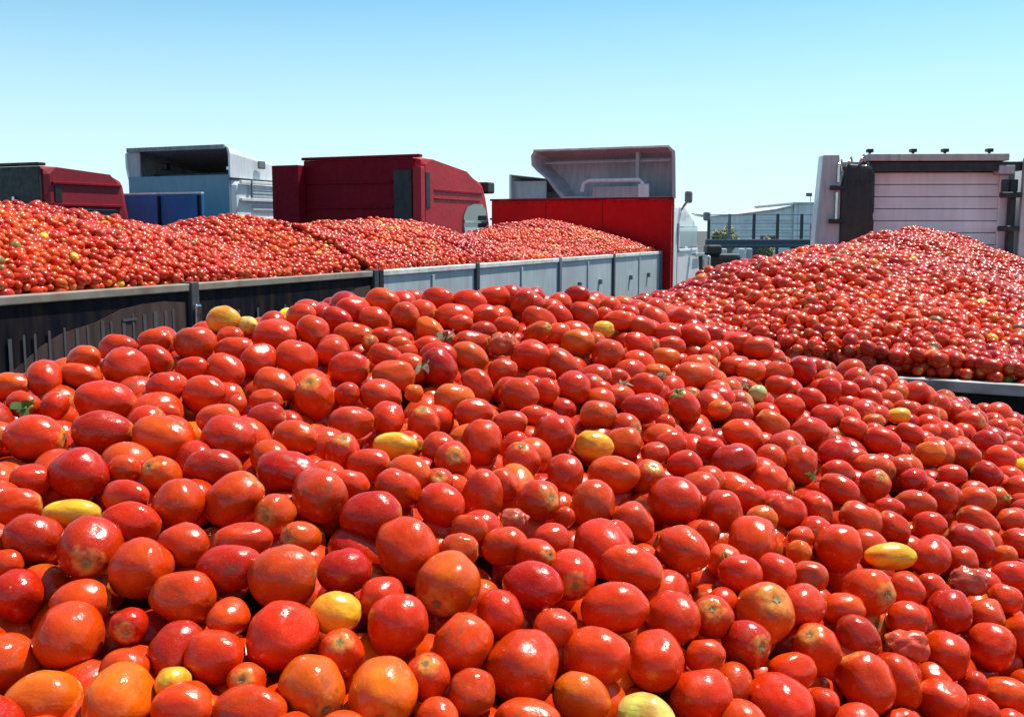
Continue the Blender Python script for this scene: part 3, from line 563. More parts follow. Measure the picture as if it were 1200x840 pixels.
# ------------------------------------------------------------ the tomatoes one can pick out on the near heap
RAW = """22,697,66,62,0,d
95,706,74,56,0,o
80,746,86,82,90,o
6,778,76,72,0,o
50,822,95,76,0,a
48,862,60,50,0,r
152,732,44,44,0,d,s,155,735
147,786,62,54,0,r
138,822,88,80,0,a
202,800,44,42,0,y
216,832,80,72,0,o
213,699,82,64,0,r
208,764,72,66,0,d
252,768,74,66,0,r
267,724,48,48,0,o
330,746,82,84,90,r
393,718,66,52,0,y
399,763,56,56,0,o,s,402,747
447,700,56,52,0,r
465,734,84,74,70,r
290,800,64,46,0,o,s,290,791
292,830,96,58,0,r
367,806,84,80,30,a,s,388,820
450,812,86,84,0,a,s,451,828
345,856,60,44,0,r
527,683,76,76,0,o,s,515,699
586,720,56,60,0,r
542,753,72,72,0,o
500,792,62,56,90,r,s,500,773
514,842,54,50,0,r
552,812,58,60,0,r
613,779,90,86,0,r
617,850,86,66,0,o
624,687,78,60,0,d
650,738,56,50,0,r
722,713,88,66,0,r
699,768,84,70,0,o
682,818,74,64,-20,a
790,724,66,62,-20,r
835,722,52,52,0,r,s,831,709
896,718,78,76,0,a,s,903,697
940,712,56,52,0,r
875,754,68,60,90,d,s,887,750
767,774,76,70,90,r
826,768,52,44,0,r
823,815,80,70,0,r
757,842,74,62,0,p
928,786,66,46,0,r
915,828,82,78,0,r
958,760,64,60,0,r,s,944,740
988,714,54,42,0,o
1006,745,58,50,-30,d
1015,800,90,76,-65,r
1052,800,76,56,-65,r
1062,727,52,46,0,r
1017,692,66,60,60,r,s,1031,690
1062,692,44,40,0,r
1091,690,44,38,-60,r
1112,716,56,52,0,d
1156,722,46,42,0,o
1177,702,42,38,0,o
1160,758,58,58,0,r
1108,768,64,60,0,r
1062,757,50,40,0,x
1092,800,48,46,-40,r
1104,822,64,56,-20,r
1146,836,52,44,0,r
1178,814,62,46,0,o
1140,802,36,34,0,r
1056,848,46,38,0,r
966,830,52,40,90,r
1197,745,50,50,0,o
1182,852,50,44,0,r
41,514,80,62,0,o
90,557,78,64,0,d
145,549,40,36,0,o
36,563,50,42,0,r
17,594,66,46,10,r
148,582,62,42,0,r
190,557,54,44,0,o,s,180,547
210,592,64,62,0,r
84,603,72,38,0,y
40,630,72,62,-25,d
106,645,88,80,-20,d,s,117,652
155,610,72,44,-20,r
166,665,78,74,0,o
215,640,64,58,0,r
8,660,40,36,0,r
250,546,72,44,-10,d
274,585,78,66,40,o
337,553,82,54,-10,d
373,580,68,62,-60,r
323,602,58,50,0,o,s,317,603
408,568,54,38,-20,r
401,530,54,46,0,r,s,404,514
432,544,56,40,0,r
463,522,56,32,0,y
466,574,60,50,-20,r
434,607,78,66,0,d
285,634,74,46,-15,r,s,252,634
270,664,82,58,0,d
354,630,60,42,0,o,s,340,627
331,676,86,76,0,r
405,668,70,56,0,d
476,643,76,74,0,r
345,513,62,44,0,o
268,514,70,58,0,r
514,527,46,42,0,r
531,540,50,46,0,r,s,535,533
564,519,60,50,90,r
611,541,54,48,90,r,s,611,522
661,555,48,44,90,r
590,568,42,38,-60,r
566,582,70,50,90,r
514,566,46,36,0,r,s,516,558
517,592,56,56,0,r
630,588,56,54,0,r,s,645,580
696,590,62,56,90,r
550,620,48,40,0,r
592,640,60,50,0,r
646,632,48,42,0,r
628,652,64,44,0,r,s,645,648
538,644,50,42,0,r
708,645,74,70,0,r
602,609,36,26,0,x
662,606,26,26,0,r
696,523,50,40,-10,y
718,552,68,34,0,o
730,519,46,40,0,o
786,520,42,34,0,r
767,531,34,30,0,r
802,545,46,36,0,r
759,562,50,46,80,r,s,765,546
724,556,36,34,0,r
860,542,66,52,0,d
832,524,36,28,0,r
903,564,42,42,0,o
938,546,54,46,90,r
792,588,70,66,90,r
846,601,60,52,90,r
878,583,40,36,0,r
744,612,56,46,-50,r
921,600,52,44,-20,r
882,634,64,60,0,r
802,645,58,56,0,r
830,624,30,30,0,r
850,658,46,42,0,o,c,849,653
740,664,80,50,-20,r
893,608,40,34,0,a
938,630,36,28,0,o
936,647,32,28,0,a
868,672,56,50,0,r
910,670,46,44,0,r
950,676,44,38,0,r
722,628,44,38,-30,r
953,594,38,36,0,r
982,642,64,62,0,r
978,530,46,34,0,d
1020,545,46,28,0,o
982,553,46,28,-15,r
984,573,52,38,-30,r
1024,569,40,40,0,r,s,1028,557
1071,563,36,30,0,d
1053,547,32,26,0,o
1090,532,38,32,0,a
1130,535,40,32,0,r
1116,557,36,26,0,r
1156,518,38,28,0,d
1157,556,38,32,-30,d
1072,590,52,30,0,r
1143,587,48,36,0,o
1105,583,38,38,0,r
1008,610,56,44,-35,o
1046,618,46,38,-40,r
1042,595,38,26,0,r
1089,615,42,34,0,r
1146,611,52,34,-30,r
1137,637,62,44,-30,d
1044,652,66,34,0,y
1090,652,48,46,0,r
1125,657,38,36,0,r
1194,636,36,36,0,r
1178,652,30,28,0,a
1186,674,56,38,0,r
1184,608,40,26,0,r
962,600,38,28,90,r
1134,682,44,34,0,x
12,451,46,32,0,o
28,474,44,34,-20,r
52,445,46,42,-50,r
94,440,52,32,0,r,s,70,437
97,419,48,26,20,o
124,464,88,42,-12,r
121,505,78,50,0,d
190,513,80,56,-10,o
147,431,54,50,-60,r
182,421,46,32,-30,r
193,456,46,40,0,r
240,461,58,48,0,r
138,404,48,24,0,r
182,398,42,26,0,r
64,476,38,34,60,r
168,489,22,18,0,o
195,482,34,20,0,r
262,376,44,36,0,y
290,380,26,22,0,p
228,402,52,44,0,r
270,396,34,28,0,r
321,390,72,38,0,r
366,389,46,38,-50,r
353,369,40,26,0,r
395,374,42,28,-20,d
415,362,46,28,-15,r
410,391,42,28,0,o
274,408,48,30,0,r
303,422,44,40,90,r
347,421,50,46,0,r
226,431,46,26,10,r
263,435,52,42,-30,r
322,450,58,38,-20,o
312,470,44,30,0,r
313,490,48,40,0,d
368,467,70,52,0,r,s,366,452
409,431,52,42,0,r
390,412,40,34,0,r
412,494,58,42,0,r
255,489,58,34,0,o
446,463,56,36,-15,r
278,473,24,22,0,o
408,463,32,30,0,r
448,350,46,24,-5,o
438,375,40,34,0,r
474,371,38,36,0,r
513,348,42,22,0,r
550,351,54,26,-10,o
532,366,58,22,-10,r
504,385,42,26,15,a,c,520,391
540,379,32,22,0,r
568,368,38,24,0,r
580,345,38,20,0,r
612,356,40,28,60,r
632,374,50,32,-25,r
630,389,44,26,10,o,s,643,386
592,383,36,26,0,o
566,387,36,22,0,d
552,400,42,26,0,r
588,404,34,28,0,x
623,417,50,40,0,r
550,418,50,32,-30,o
514,430,52,44,-60,d
452,414,44,22,-20,r
461,436,56,28,-5,o
590,434,38,32,0,r
560,452,48,36,-50,r
532,468,52,40,0,a
608,463,52,42,0,r
640,459,34,32,0,r
485,461,24,22,90,a
454,492,44,40,0,r
496,496,46,42,90,r,s,496,480
555,484,50,34,0,r
598,496,44,30,0,r
649,510,52,48,90,r
624,486,38,24,0,r
434,403,28,22,0,o,s,434,400
636,440,34,20,0,r
448,393,28,20,0,r
468,404,30,22,0,o
502,405,36,24,0,r
676,345,34,22,0,d
656,370,36,26,-30,r
684,367,38,26,-30,r
677,402,42,36,0,a
707,386,28,22,0,y
713,416,44,40,0,r
748,404,40,28,-40,r
724,375,38,22,0,o
752,381,40,22,-20,r
814,394,42,30,-20,r
780,389,38,20,0,r
786,404,38,20,0,r
780,418,38,22,0,a
813,438,54,32,0,o
671,454,46,42,90,r
658,423,48,28,-35,r
702,457,34,26,0,r
701,487,48,38,0,o
751,479,50,38,0,d
802,477,56,44,0,r,c,792,463
770,437,34,24,0,a
756,450,44,24,0,o
862,430,44,30,0,r
866,400,38,24,0,r
836,392,28,22,0,d
810,372,36,18,0,r
848,409,26,20,0,r
837,462,34,24,0,d
843,480,30,26,0,a
722,440,30,18,0,r
780,497,26,24,0,r
868,453,32,24,0,r
887,461,26,21,0,g
941,434,40,34,-60,d
972,458,34,30,90,d
950,466,40,24,-20,r
912,451,34,24,0,r
925,476,42,30,-20,r
905,498,44,34,-40,o
949,502,50,28,0,r
1000,502,38,28,-20,r
1034,514,48,26,-20,r
1053,487,32,20,0,y
1066,508,36,28,-20,r
870,508,54,34,-20,o
993,458,30,26,0,r
1010,451,28,22,0,d
1014,478,34,22,0,r
968,484,46,22,0,r
880,435,40,28,0,o
912,434,40,22,0,r
888,406,40,22,0,r
1024,493,30,18,0,a"""
T = []
for ln in RAW.strip().split('\n'):
    p = ln.split(','); T.append(dict(x=float(p[0]), y=float(p[1]), w=float(p[2]), h=float(p[3]), a=float(p[4]), c=p[5], f=(p[6], float(p[7]), float(p[8])) if len(p) > 6 else None)); t = T[-1]
    if t['w'] / t['h'] > 1.42 and not t['f'] and t['c'] not in 'yp': n_ = t['w'] / 1.42; t['y'] += (n_ - t['h']) * .35; t['h'] = n_
T.sort(key=lambda t: -t['y'])
for t in T:
    t['D'] = float(depth(t['x'], t['y'])); lim = 1.12 * .062 * F / t['D']; sz = sqrt(t['w'] * t['h']); q_ = .95 * (1 if sz < lim else (lim / sz) ** .8); t['w'] *= q_; t['h'] *= q_; t['r'] = .5 * sqrt(t['w'] * t['h'])
for it in range(6):
    for i, t in enumerate(T):
        for u in T[:i]:
            if abs(u['x'] - t['x']) > 90 or abs(u['y'] - t['y']) > 90: continue
            a, b = at(t['x'], t['y'], t['D']), at(u['x'], u['y'], u['D'])
            need = .86 * (t['r'] * t['D'] + u['r'] * u['D']) / F
            d = (a - b).length
            if d < need: t['D'] = min(t['D'] + (need - d) * .5, float(depth(t['x'], t['y'])) + .045)
CR = Vector((1, 0, 0)); CU = Vector((0, sin(PH), cos(PH))); CF = Vector((0, cos(PH), -sin(PH)))
def place(t):
    rr = random.Random(int(t['x'] * 7 + t['y'])); P = at(t['x'], t['y'], t['D']); sc = t['D'] / F
    ratio = t['w'] / t['h']; a = radians(t['a'])
    if t['f']:
        dx, dy = (t['f'][1] - t['x']) / (t['w'] * .5), (t['y'] - t['f'][2]) / (t['h'] * .5)
        n = min(.93, sqrt(dx * dx + dy * dy)); q = atan2(dy, dx); ax = (CR * cos(q) + CU * sin(q)) * n - CF * sqrt(1 - n * n)
        rad = min(t['w'], t['h']) * .5 * sc; half = max(max(t['w'], t['h']) * .5 * sc, rad * 1.12)
    elif ratio > 1.1:
        tau = rr.uniform(.05, .45); sg = rr.choice((-1, 1))
        ax = (CR * cos(a) + CU * sin(a)) * sg * cos(tau) + CF * sin(tau)
        rad = t['h'] * .5 * sc; half = t['w'] * .5 * sc
    else:
        tau = rr.uniform(.8, 1.25); q = rr.uniform(0, 2 * pi)
        ax = (CR * cos(q) + CU * sin(q)) * cos(tau) + CF * sin(tau)
        rad = sqrt(t['w'] * t['h']) * .5 * sc; half = rad * rr.uniform(1.08, 1.25)
    Q = ax.to_track_quat('Z', 'Y') @ Euler((0, 0, rr.uniform(0, 6.28))).to_quaternion()
    c = [v * rr.uniform(.88, 1.12) for v in CC[t['c']]]
    if t['c'] in 'rdo': c[1] *= rr.uniform(.75, 1.4)
    return P, Q, rad, half, c
T.sort(key=lambda t: -t['w'] * t['h'])
special = {'y', 'p', 'g', 'x', 'a'}
keep = sorted(range(len(T)), key=lambda i: (0 if (T[i]['c'] in special or T[i]['f']) else 1, i))[:297]
THINGS = [T[i] for i in keep]; REST = [T[i] for i in range(len(T)) if i not in set(keep)]
LM = [  # tomatoes that stand out: x, y, label, short form used to point at their neighbours
 (393, 718, 'bright yellow tomato resting on a small orange one, low in the middle', 'bright yellow tomato low in the middle'),
 (84, 603, 'yellow-orange oval tomato lying on its side near the left edge of the near heap', 'yellow-orange oval tomato at far left'),
 (463, 522, 'yellow oval tomato lying on its side above the middle of the near heap', 'yellow oval tomato above the middle'),
 (696, 523, 'yellow and orange oval tomato at the centre right of the near heap', 'yellow oval tomato at centre right'),
 (1044, 652, 'long pale yellow tomato lying on its side, right part of the near heap', 'long pale yellow tomato on the right'),
 (1053, 487, 'small pale yellow tomato just below the pale rim of the right trailer', 'small yellow tomato below the right rim'),
 (262, 376, 'yellow-orange tomato topping the crest in front of the dark trailer side', 'yellow-orange tomato topping the left crest'),
 (290, 380, 'small pale cream tomato beside the yellow-orange one on the crest', None),
 (202, 800, 'small yellow tomato peeping out between orange ones at lower left', None),
 (757, 842, 'pale yellow-green tomato cut off by the bottom edge of the picture', 'pale yellow-green tomato at the bottom edge'),
 (887, 461, 'small unripe green tomato, the only green one on the near heap', 'small green tomato'),
 (850, 658, 'orange-red tomato with a dark green calyx, sunk among larger red ones', 'sunken tomato with the dark green calyx'),
 (802, 477, 'large ribbed red tomato still wearing its green calyx on top', 'ribbed red tomato wearing its calyx'),
 (707, 386, 'small yellow tomato near the far crest, beside a yellow-orange one', None),
 (677, 402, 'yellow-orange round tomato just below the far crest', 'yellow-orange round tomato near the crest'),
 (50, 822, 'large orange tomato with a yellow shoulder in the lower left corner', 'large orange tomato in the lower left corner'),
 (138, 822, 'large plain orange tomato at the bottom, second from the left corner', None),
 (367, 806, 'big orange tomato with yellow mottling near the bottom edge', 'big yellow-mottled orange tomato'),
 (450, 812, 'big orange tomato showing its round green stem scar at the bottom edge', 'big orange tomato with green stem scar'),
 (588, 404, 'wilted, broken tomato with pale torn skin near the far crest', 'broken tomato near the far crest'),
 (1062, 757, 'squashed tomato with pale wet flesh, lower right of the near heap', 'squashed tomato at lower right'),
 (1134, 682, 'burst tomato with glistening wet skin among small red ones at right', 'burst glistening tomato at right'),
 (602, 609, 'small pale pinkish tomato wedged in a gap at the centre', None),
 (896, 718, 'large orange-red tomato with broad yellow shoulders facing up', 'large orange-red tomato with yellow shoulders'),
 (532, 468, 'orange tomato with a yellow top, left of the centre', 'yellow-topped orange tomato'),
 (504, 385, 'yellowish long tomato with a dry calyx lying below the far crest', 'yellowish tomato with the dry calyx'),
 (682, 818, 'orange tomato with a yellow tip pointing right at the bottom edge', 'yellow-tipped orange tomato at the bottom'),
 (485, 461, 'tiny upright orange tomato squeezed between larger red ones', None),
 (1090, 532, 'small orange tomato with yellowish top, right part of the near heap', 'small yellowish-topped tomato on the right'),
 (936, 647, 'small round orange tomato partly buried left of the big round red one', None),
 (1017, 692, 'red tomato with its yellow-brown stem scar facing the viewer at right', 'red tomato with the yellow-brown scar'),
 (435, 607, 'large deep red tomato with a broad white shine, left of centre', 'large deep red tomato left of centre'),
 (106, 645, 'very large deep red tomato with a round greenish scar at left', 'very large scarred red tomato at left'),
 (982, 642, 'large round dark red tomato left of the long pale yellow one', None),
 (124, 464, 'longest red tomato lying nearly level in the upper left of the heap', 'longest red tomato at upper left'),
]
def find(x, y): return min(THINGS, key=lambda t: (t['x'] - x) ** 2 + (t['y'] - y) ** 2)
used_l = set()
for i, (x, y, lab, sh) in enumerate(LM):
    t = find(x, y)
    if 'lab' not in t: t['lab'] = lab
short = [(find(x, y), sh) for x, y, lab, sh in LM if sh]
DIRS = ['right of', 'upper right of', 'above', 'upper left of', 'left of', 'lower left of', 'below', 'lower right of']
RK = ['nearest', 'second', 'third', 'fourth', 'fifth', 'sixth', 'seventh', 'eighth', 'ninth', 'tenth']
CW = {'r': 'red', 'd': 'deep red', 'o': 'orange-red', 'a': 'orange', 'y': 'yellow', 'p': 'pale yellow', 'g': 'green', 'x': 'broken'}
cells = {}
for t in THINGS:
    if 'lab' in t: continue
    l, sh = min(short, key=lambda q: (q[0]['x'] - t['x']) ** 2 + (q[0]['y'] - t['y']) ** 2)
    dx, dy = t['x'] - l['x'], l['y'] - t['y']; k = int(round(atan2(dy, dx) / (pi / 4))) % 8
    t['dist'] = sqrt(dx * dx + dy * dy)
    shp = 'long' if t['w'] / t['h'] > 1.38 else 'oval' if t['w'] / t['h'] > 1.13 else 'round'
    if t['f'] and t['f'][0] == 's': shp = 'scarred'
    cells.setdefault((CW[t['c']] + ' ' + shp, DIRS[k], sh), []).append(t)
for (what, d, sh), ts in cells.items():
    ts.sort(key=lambda t: t['dist'])
    for i, t in enumerate(ts):
        t['lab'] = f'{what} tomato {d} the {sh}' if len(ts) == 1 else f'{what} tomato, {RK[i]} {d} the {sh}'
for i, t in enumerate(THINGS):
    P, Q, rad, half, c = place(t); me = (TX if t['c'] == 'x' else TM)[i % (3 if t['c'] == 'x' else 16)]
    if t['f'] and t['f'][0] == 'c': me = TM[4]
    o = bpy.data.objects.new('tomato', me); COL.objects.link(o); o.location = P; o.rotation_mode = 'QUATERNION'; o.rotation_quaternion = Q
    o.scale = (rad, rad, half); o.color = (*c, 1)
    o['label'] = t['lab']; o['category'] = 'tomato'; o['group'] = 'tomatoes one can pick out on the near heap'
    if t['f']:
        cal = t['f'][0] == 'c'
        ch = bpy.data.objects.new('calyx' if cal else 'stem_scar', CAL if cal else SCAR); COL.objects.link(ch); ch.parent = o; ch.location = (0, 0, me['top'] + .005); 
        ch.scale = (1.15, 1.15, 1.0) if cal else (1.2, 1.2, .8)
    t['P'], t['R'] = P, (rad * rad * half) ** (1 / 3)
# ------------------------------------------------------------ heaps nobody could count: one geometry-nodes object each
def heap_nodes(seg, rings):
    g = bpy.data.node_groups.new('tomato_heap', 'GeometryNodeTree')
    g.interface.new_socket('Geometry', in_out='INPUT', socket_type='NodeSocketGeometry'); g.interface.new_socket('Geometry', in_out='OUTPUT', socket_type='NodeSocketGeometry')
    N = g.nodes.new; K = g.links.new
    gi, go = N('NodeGroupInput'), N('NodeGroupOutput'); s = N('GeometryNodeMeshUVSphere'); s.inputs['Segments'].default_value = seg; s.inputs['Rings'].default_value = rings; s.inputs['Radius'].default_value = 1
    pos = N('GeometryNodeInputPosition'); sp = N('ShaderNodeSeparateXYZ'); K(pos.outputs[0], sp.inputs[0])
    def M(op, a, b=None):
        m = N('ShaderNodeMath'); m.operation = op
        for i, v in enumerate((a, b)):
            if v is None: continue
            if hasattr(v, 'is_output'): K(v, m.inputs[i])
            else: m.inputs[i].default_value = v
        return m.outputs[0]
    x, y, z = sp.outputs; r2 = M('ADD', M('MULTIPLY', x, x), M('MULTIPLY', y, y))
    dimp = M('MULTIPLY', M('POWER', 2.718, M('MULTIPLY', r2, -16.0)), M('MULTIPLY', M('GREATER_THAN', z, 0.0), -.10))
    tap = M('ADD', 1.0, M('MULTIPLY', z, .06)); cb = N('ShaderNodeCombineXYZ'); K(M('MULTIPLY', x, tap), cb.inputs[0]); K(M('MULTIPLY', y, tap), cb.inputs[1]); K(M('ADD', z, dimp), cb.inputs[2])
    sp_ = N('GeometryNodeSetPosition'); K(s.outputs['Mesh'], sp_.inputs['Geometry']); K(cb.outputs[0], sp_.inputs['Position'])
    st = N('GeometryNodeStoreNamedAttribute'); st.data_type = 'FLOAT_VECTOR'; st.domain = 'POINT'; st.inputs['Name'].default_value = 'lpos'
    K(sp_.outputs[0], st.inputs['Geometry']); p2 = N('GeometryNodeInputPosition'); K(p2.outputs[0], st.inputs['Value'])
    sm = N('GeometryNodeSetShadeSmooth'); K(st.outputs[0], sm.inputs['Geometry']); mt = N('GeometryNodeSetMaterial'); mt.inputs['Material'].default_value = MT_INST; K(sm.outputs[0], mt.inputs['Geometry'])
    ip = N('GeometryNodeInstanceOnPoints'); K(gi.outputs[0], ip.inputs['Points']); K(mt.outputs[0], ip.inputs['Instance'])
    for nm, sk in (('rot', 'Rotation'), ('scl', 'Scale')):
        a = N('GeometryNodeInputNamedAttribute'); a.data_type = 'FLOAT_VECTOR'; a.inputs['Name'].default_value = nm
        K(a.outputs['Attribute'], ip.inputs[sk])
    K(ip.outputs[0], go.inputs[0]); return g
GN_HI, GN_LO = heap_nodes(24, 16), heap_nodes(12, 8)
def heap(name, pts, rots, scls, cols, nodes, **tags):
    me = bpy.data.meshes.new(name); me.from_pydata([tuple(p) for p in pts], [], [])
    for nm, v in (('rot', rots), ('scl', scls)):
        a = me.attributes.new(nm, 'FLOAT_VECTOR', 'POINT'); a.data.foreach_set('vector', np.asarray(v, 'f').ravel())
    a = me.attributes.new('tcol', 'FLOAT_COLOR', 'POINT'); a.data.foreach_set('color', np.hstack([np.asarray(cols), np.ones((len(cols), 1))]).astype('f').ravel())
    o = bpy.data.objects.new(name, me); COL.objects.link(o); m = o.modifiers.new('heap', 'NODES'); m.node_group = nodes
    for k, v in tags.items(): o[k] = v
    o['kind'] = 'stuff'; return o
cw = np.array([CC[k] for k in 'rdoayp']); pw_ = np.array([.70, .13, .145, .018, .005, .002])
def rcols(n, P=None):
    c = cw[RNG.choice(6, n, p=pw_)]
    if P is not None:
        w = np.array([N.noise(Vector((p[0] * 1.3, p[1] * 1.3, 0))) for p in P]); c = c * (1 + .35 * w[:, None]); c[:, 1] *= 1 + .9 * w; m = RNG.uniform(0, 1, n) < .006; c[m] = (.16, .14, .05)
    c = c * RNG.uniform(.85, 1.15, (n, 1)); c[:, 1] *= RNG.uniform(.7, 1.5, n); return c
def rrots(n):      # mostly lying on the side
    r = RNG.uniform(0, 2 * pi, (n, 3)); r[:, 0] = RNG.normal(pi / 2, .5, n); return r
def rscl(n, r0=.026):
    r = RNG.normal(r0, .0036, n).clip(r0 * .65, r0 * 1.35); return np.stack([r, r * RNG.uniform(.95, 1.05, n), r * RNG.uniform(1.05, 1.38, n)], 1)
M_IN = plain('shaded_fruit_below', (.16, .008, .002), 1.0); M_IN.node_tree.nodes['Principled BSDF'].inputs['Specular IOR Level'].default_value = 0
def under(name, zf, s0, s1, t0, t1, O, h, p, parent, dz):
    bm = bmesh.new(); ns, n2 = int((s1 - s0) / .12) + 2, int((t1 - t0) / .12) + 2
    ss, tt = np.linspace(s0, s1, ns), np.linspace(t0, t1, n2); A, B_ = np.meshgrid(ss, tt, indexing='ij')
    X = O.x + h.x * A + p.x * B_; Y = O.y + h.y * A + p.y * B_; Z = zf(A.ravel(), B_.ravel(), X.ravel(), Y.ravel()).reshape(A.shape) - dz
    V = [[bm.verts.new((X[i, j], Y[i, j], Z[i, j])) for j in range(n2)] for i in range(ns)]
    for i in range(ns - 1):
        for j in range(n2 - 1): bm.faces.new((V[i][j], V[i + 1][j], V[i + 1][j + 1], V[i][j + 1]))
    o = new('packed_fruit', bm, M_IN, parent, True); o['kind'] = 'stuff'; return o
def scatter(zf, s0, s1, t0, t1, O, h, p, step, layers):
    P = []
    for li, dz in enumerate(layers):
        n = int((s1 - s0) / step), int((t1 - t0) / (step * .9)); i, j = np.meshgrid(np.arange(n[0]), np.arange(n[1]), indexing='ij')
        s = s0 + (i + .5 * (j % 2) + .25) * step + RNG.normal(0, step * .17, i.shape); t = t0 + (j + .5) * step * .9 + RNG.normal(0, step * .17, i.shape)
        s, t = s.ravel(), t.ravel(); k = (s > s0) & (s < s1) & (t > t0) & (t < t1); s, t = s[k], t[k]
        X = O.x + h.x * s + p.x * t; Y = O.y + h.y * s + p.y * t
        P.append(np.stack([X, Y, zf(s, t, X, Y) - dz + RNG.normal(0, .008, len(s))], 1))
    return np.vstack(P)
# near heap: what lies between and under the tomatoes placed above
zfA = lambda s, t, X, Y: zA(X, Y)
P1 = scatter(zfA, -5.3, -.66, .07, 2.43, LB, hB, pB, .046, [.006]); P2 = scatter(zfA, -5.3, -.66, .07, 2.43, LB, hB, pB, .050, [.042])
TC = np.array([t['P'] for t in THINGS]); TR = np.array([t['R'] for t in THINGS]); tpx = np.array([[t['x'], t['y'], t['D'], t['r']] for t in THINGS])
def clear(P, r, k3, hide):
    ok = np.ones(len(P), bool)
    X, Y, Z = P[:, 0], P[:, 1], P[:, 2] - H; D = Y * cos(PH) - Z * sin(PH); D = np.where(D < .1, -1, D)
    px, py = 600 + F * X / D, 420 - F * (Y * sin(PH) + Z * cos(PH)) / D
    for i in range(len(P)):
        d = np.sqrt(((TC - P[i]) ** 2).sum(1))
        if (d < k3 * (TR + r)).any(): ok[i] = False; continue
        if hide and D[i] > 0:    # nothing loose may sit on top of a placed tomato
            e = np.hypot(tpx[:, 0] - px[i], tpx[:, 1] - py[i])
            if ((e < .75 * (tpx[:, 3] + r * F / D[i])) & (tpx[:, 2] > D[i])).any(): ok[i] = False
    return ok
P1 = P1[np.hypot(P1[:, 0], P1[:, 1]) > .35]
P1 = P1[clear(P1, .026, .80, True)]; P2 = P2[clear(P2, .026, .66, True)]
# keep the loose fill apart from itself
def thin(P, dmin):
    keepi = []; cell = {}
    for i, p in enumerate(P):
        k = tuple((p / dmin).astype(int)); ok = True
        for a in (-1, 0, 1):
            for b in (-1, 0, 1):
                for c in (-1, 0, 1):
                    for q in cell.get((k[0] + a, k[1] + b, k[2] + c), ()):
                        if ((P[q] - p) ** 2).sum() < dmin * dmin: ok = False; break
        if ok: keepi.append(i); cell.setdefault(k, []).append(i)
    return P[keepi]
PA = thin(np.vstack([P1, P2]), .038)
n = len(PA); rots, scl, cols = rrots(n), rscl(n, .0265), rcols(n)
ex = [place(t) for t in REST]
PA = np.vstack([PA] + [np.array(e[0])[None] for e in ex]); rots = np.vstack([rots] + [np.array(e[1].to_euler())[None] for e in ex])
scl = np.vstack([scl] + [np.array([[e[2], e[2], e[3]]]) for e in ex]); cols = np.vstack([cols] + [np.array(e[4])[None] for e in ex])
ha = heap('tomato_heap', PA, rots, scl, cols, GN_HI, label='rest of the near heap of ripe red tomatoes filling the foreground', category='tomatoes')
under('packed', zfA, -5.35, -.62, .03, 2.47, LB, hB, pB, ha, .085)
# right heap
def ridge(s, pts): return np.interp(s, [a for a, b in pts], [b for a, b in pts])
RB = [(0, -.41), (1, -.20), (2, -.14), (3, -.12), (4.5, -.085), (5.6, -.03), (6.4, .03), (7.2, -.03), (8.5, -.2), (10, -.45)]
def zfB(s, t, X, Y):
    r = ridge(s, RB); tc_ = 1.15 - .15 * np.clip((s - 3) / 3, 0, 1); half = np.where(t < tc_, tc_, 2.5 - tc_); q = np.clip(np.abs(t - tc_) / half, 0, 1)
    pk = 1 - q ** (np.where(t < tc_, 2.3, 1.75) - np.where(t < tc_, 1.15, .6) * np.clip((s - 3) / 3.0, 0, 1)); return H - .56 + (r + .56) * pk + (.045 * np.sin(s * 2.9 + t * 1.7) * np.sin(t * 3.3 + s) + .018 * np.sin(s * 7.3 + 2 * t) * np.sin(t * 8)) * np.clip(1 - q, 0, .4) * 2.5
PBt = scatter(zfB, .01, 10.0, .06, 2.44, LB, hB, pB, .047, [.0, .038]); n = len(PBt)
hb = heap('tomato_heap', PBt, rrots(n), rscl(n, .0252), rcols(n, PBt), GN_LO, label='tall heap of red tomatoes in the right trailer, below the white truck', category='tomatoes')
under('packed', zfB, -.01, 10.0, .03, 2.47, LB, hB, pB, hb, .06)
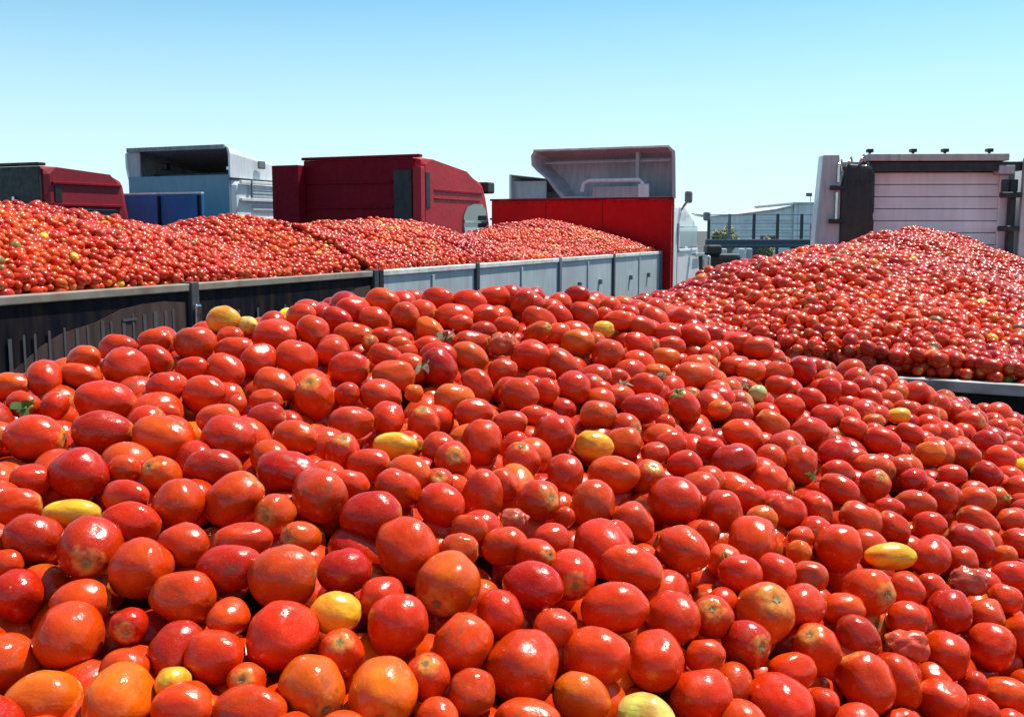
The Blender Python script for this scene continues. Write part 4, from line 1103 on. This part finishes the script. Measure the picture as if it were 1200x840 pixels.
# left heaps
RC = [(-3, -.05), (-1, .08), (.2, .13), (1.1, .14), (1.8, .04), (2.3, -.06), (2.75, .05), (3.1, .09), (3.6, .04), (3.95, -.03), (4.5, .05), (5.06, .082), (5.7, .04), (6.4, -.08), (7.03, -.16), (7.8, -.06), (8.6, .07), (9.15, .10), (9.8, .05), (10.7, -.05)]
def zfC(s, t, X, Y):
    r = ridge(s, RC) + .02 * np.sin(s * 5 + t * 3) * np.sin(t * 4.1 + 1) + .012 * np.sin(s * 11 + t * 6); q = np.clip(np.abs(t - 1.2) / 1.25, 0, 1); return H - .315 + (r + .315) * (1 - q ** 1.8)
for s0, s1, lab in ((-3.2, 3.08, 'heap of small-looking red tomatoes in the dark brown trailer at left'), (3.2, 10.72, 'long heap of red tomatoes in the grey-sided truck, up to its red headboard')):
    Pc = scatter(zfC, s0, s1, .05, 2.42, O2, h2, p2, .044, [.0, .036]); n = len(Pc)
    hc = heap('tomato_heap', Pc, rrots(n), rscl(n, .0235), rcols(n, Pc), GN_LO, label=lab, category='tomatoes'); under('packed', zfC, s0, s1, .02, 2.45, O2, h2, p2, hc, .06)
# dry leaf and stem scraps lying on the near heap
SCR = [(522, 396, .03, 'dry brown leaf scrap by the yellowish long tomato near the crest'), (596, 396, .022, 'small dry scrap beside the broken tomato near the crest'), (728, 452, .026, 'pale crumpled leaf scrap between red tomatoes at the upper centre'),
       (870, 452, .018, 'small dry stalk above the little green tomato'), (26, 480, .026, 'dark dry leaf scrap at the left edge of the heap'), (495, 430, .022, 'shrivelled brown scrap left of the dark upright tomato'),
       (1180, 583, .014, 'tiny dark stalk at the right edge of the heap'), (950, 558, .02, 'dry calyx scrap in a gap at centre right'), (775, 440, .018, 'small pale stalk above the ribbed red tomato')]
for x, y, r, lab in SCR:
    q = random.Random(x); bm = bmesh.new(); c = at(x, y, float(depth(x, y)) - .028)
    for k in range(7):
        d = Vector((q.uniform(-1, 1), q.uniform(-1, 1), q.uniform(-.2, .9))).normalized(); w = d.orthogonal().normalized(); prev = None; L_ = r * q.uniform(.5, 1)
        for i in range(5):
            t_ = i / 4; wd = r * .22 * sin(pi * (.15 + .8 * t_)); cc = d * L_ * t_ + Vector((0, 0, -L_ * .5 * t_ * t_)) + w * .1 * r * sin(5 * t_ + k)
            a, b = bm.verts.new(cc + w * wd), bm.verts.new(cc - w * wd + Vector((0, 0, r * .1)))
            if prev: bm.faces.new((prev[0], prev[1], b, a))
            prev = (a, b)
    tube(bm, [(0, 0, 0), (r * .3, 0, r * .2), (r * .5, r * .2, r * .5)], r * .06, 6)
    o = new('leaf_scrap', bm, M_CAL if x in (26, 950, 1180) else M_SCRAP, None, False, label=lab, category='leaf scrap', group='dry scraps on the near heap'); o.location = c
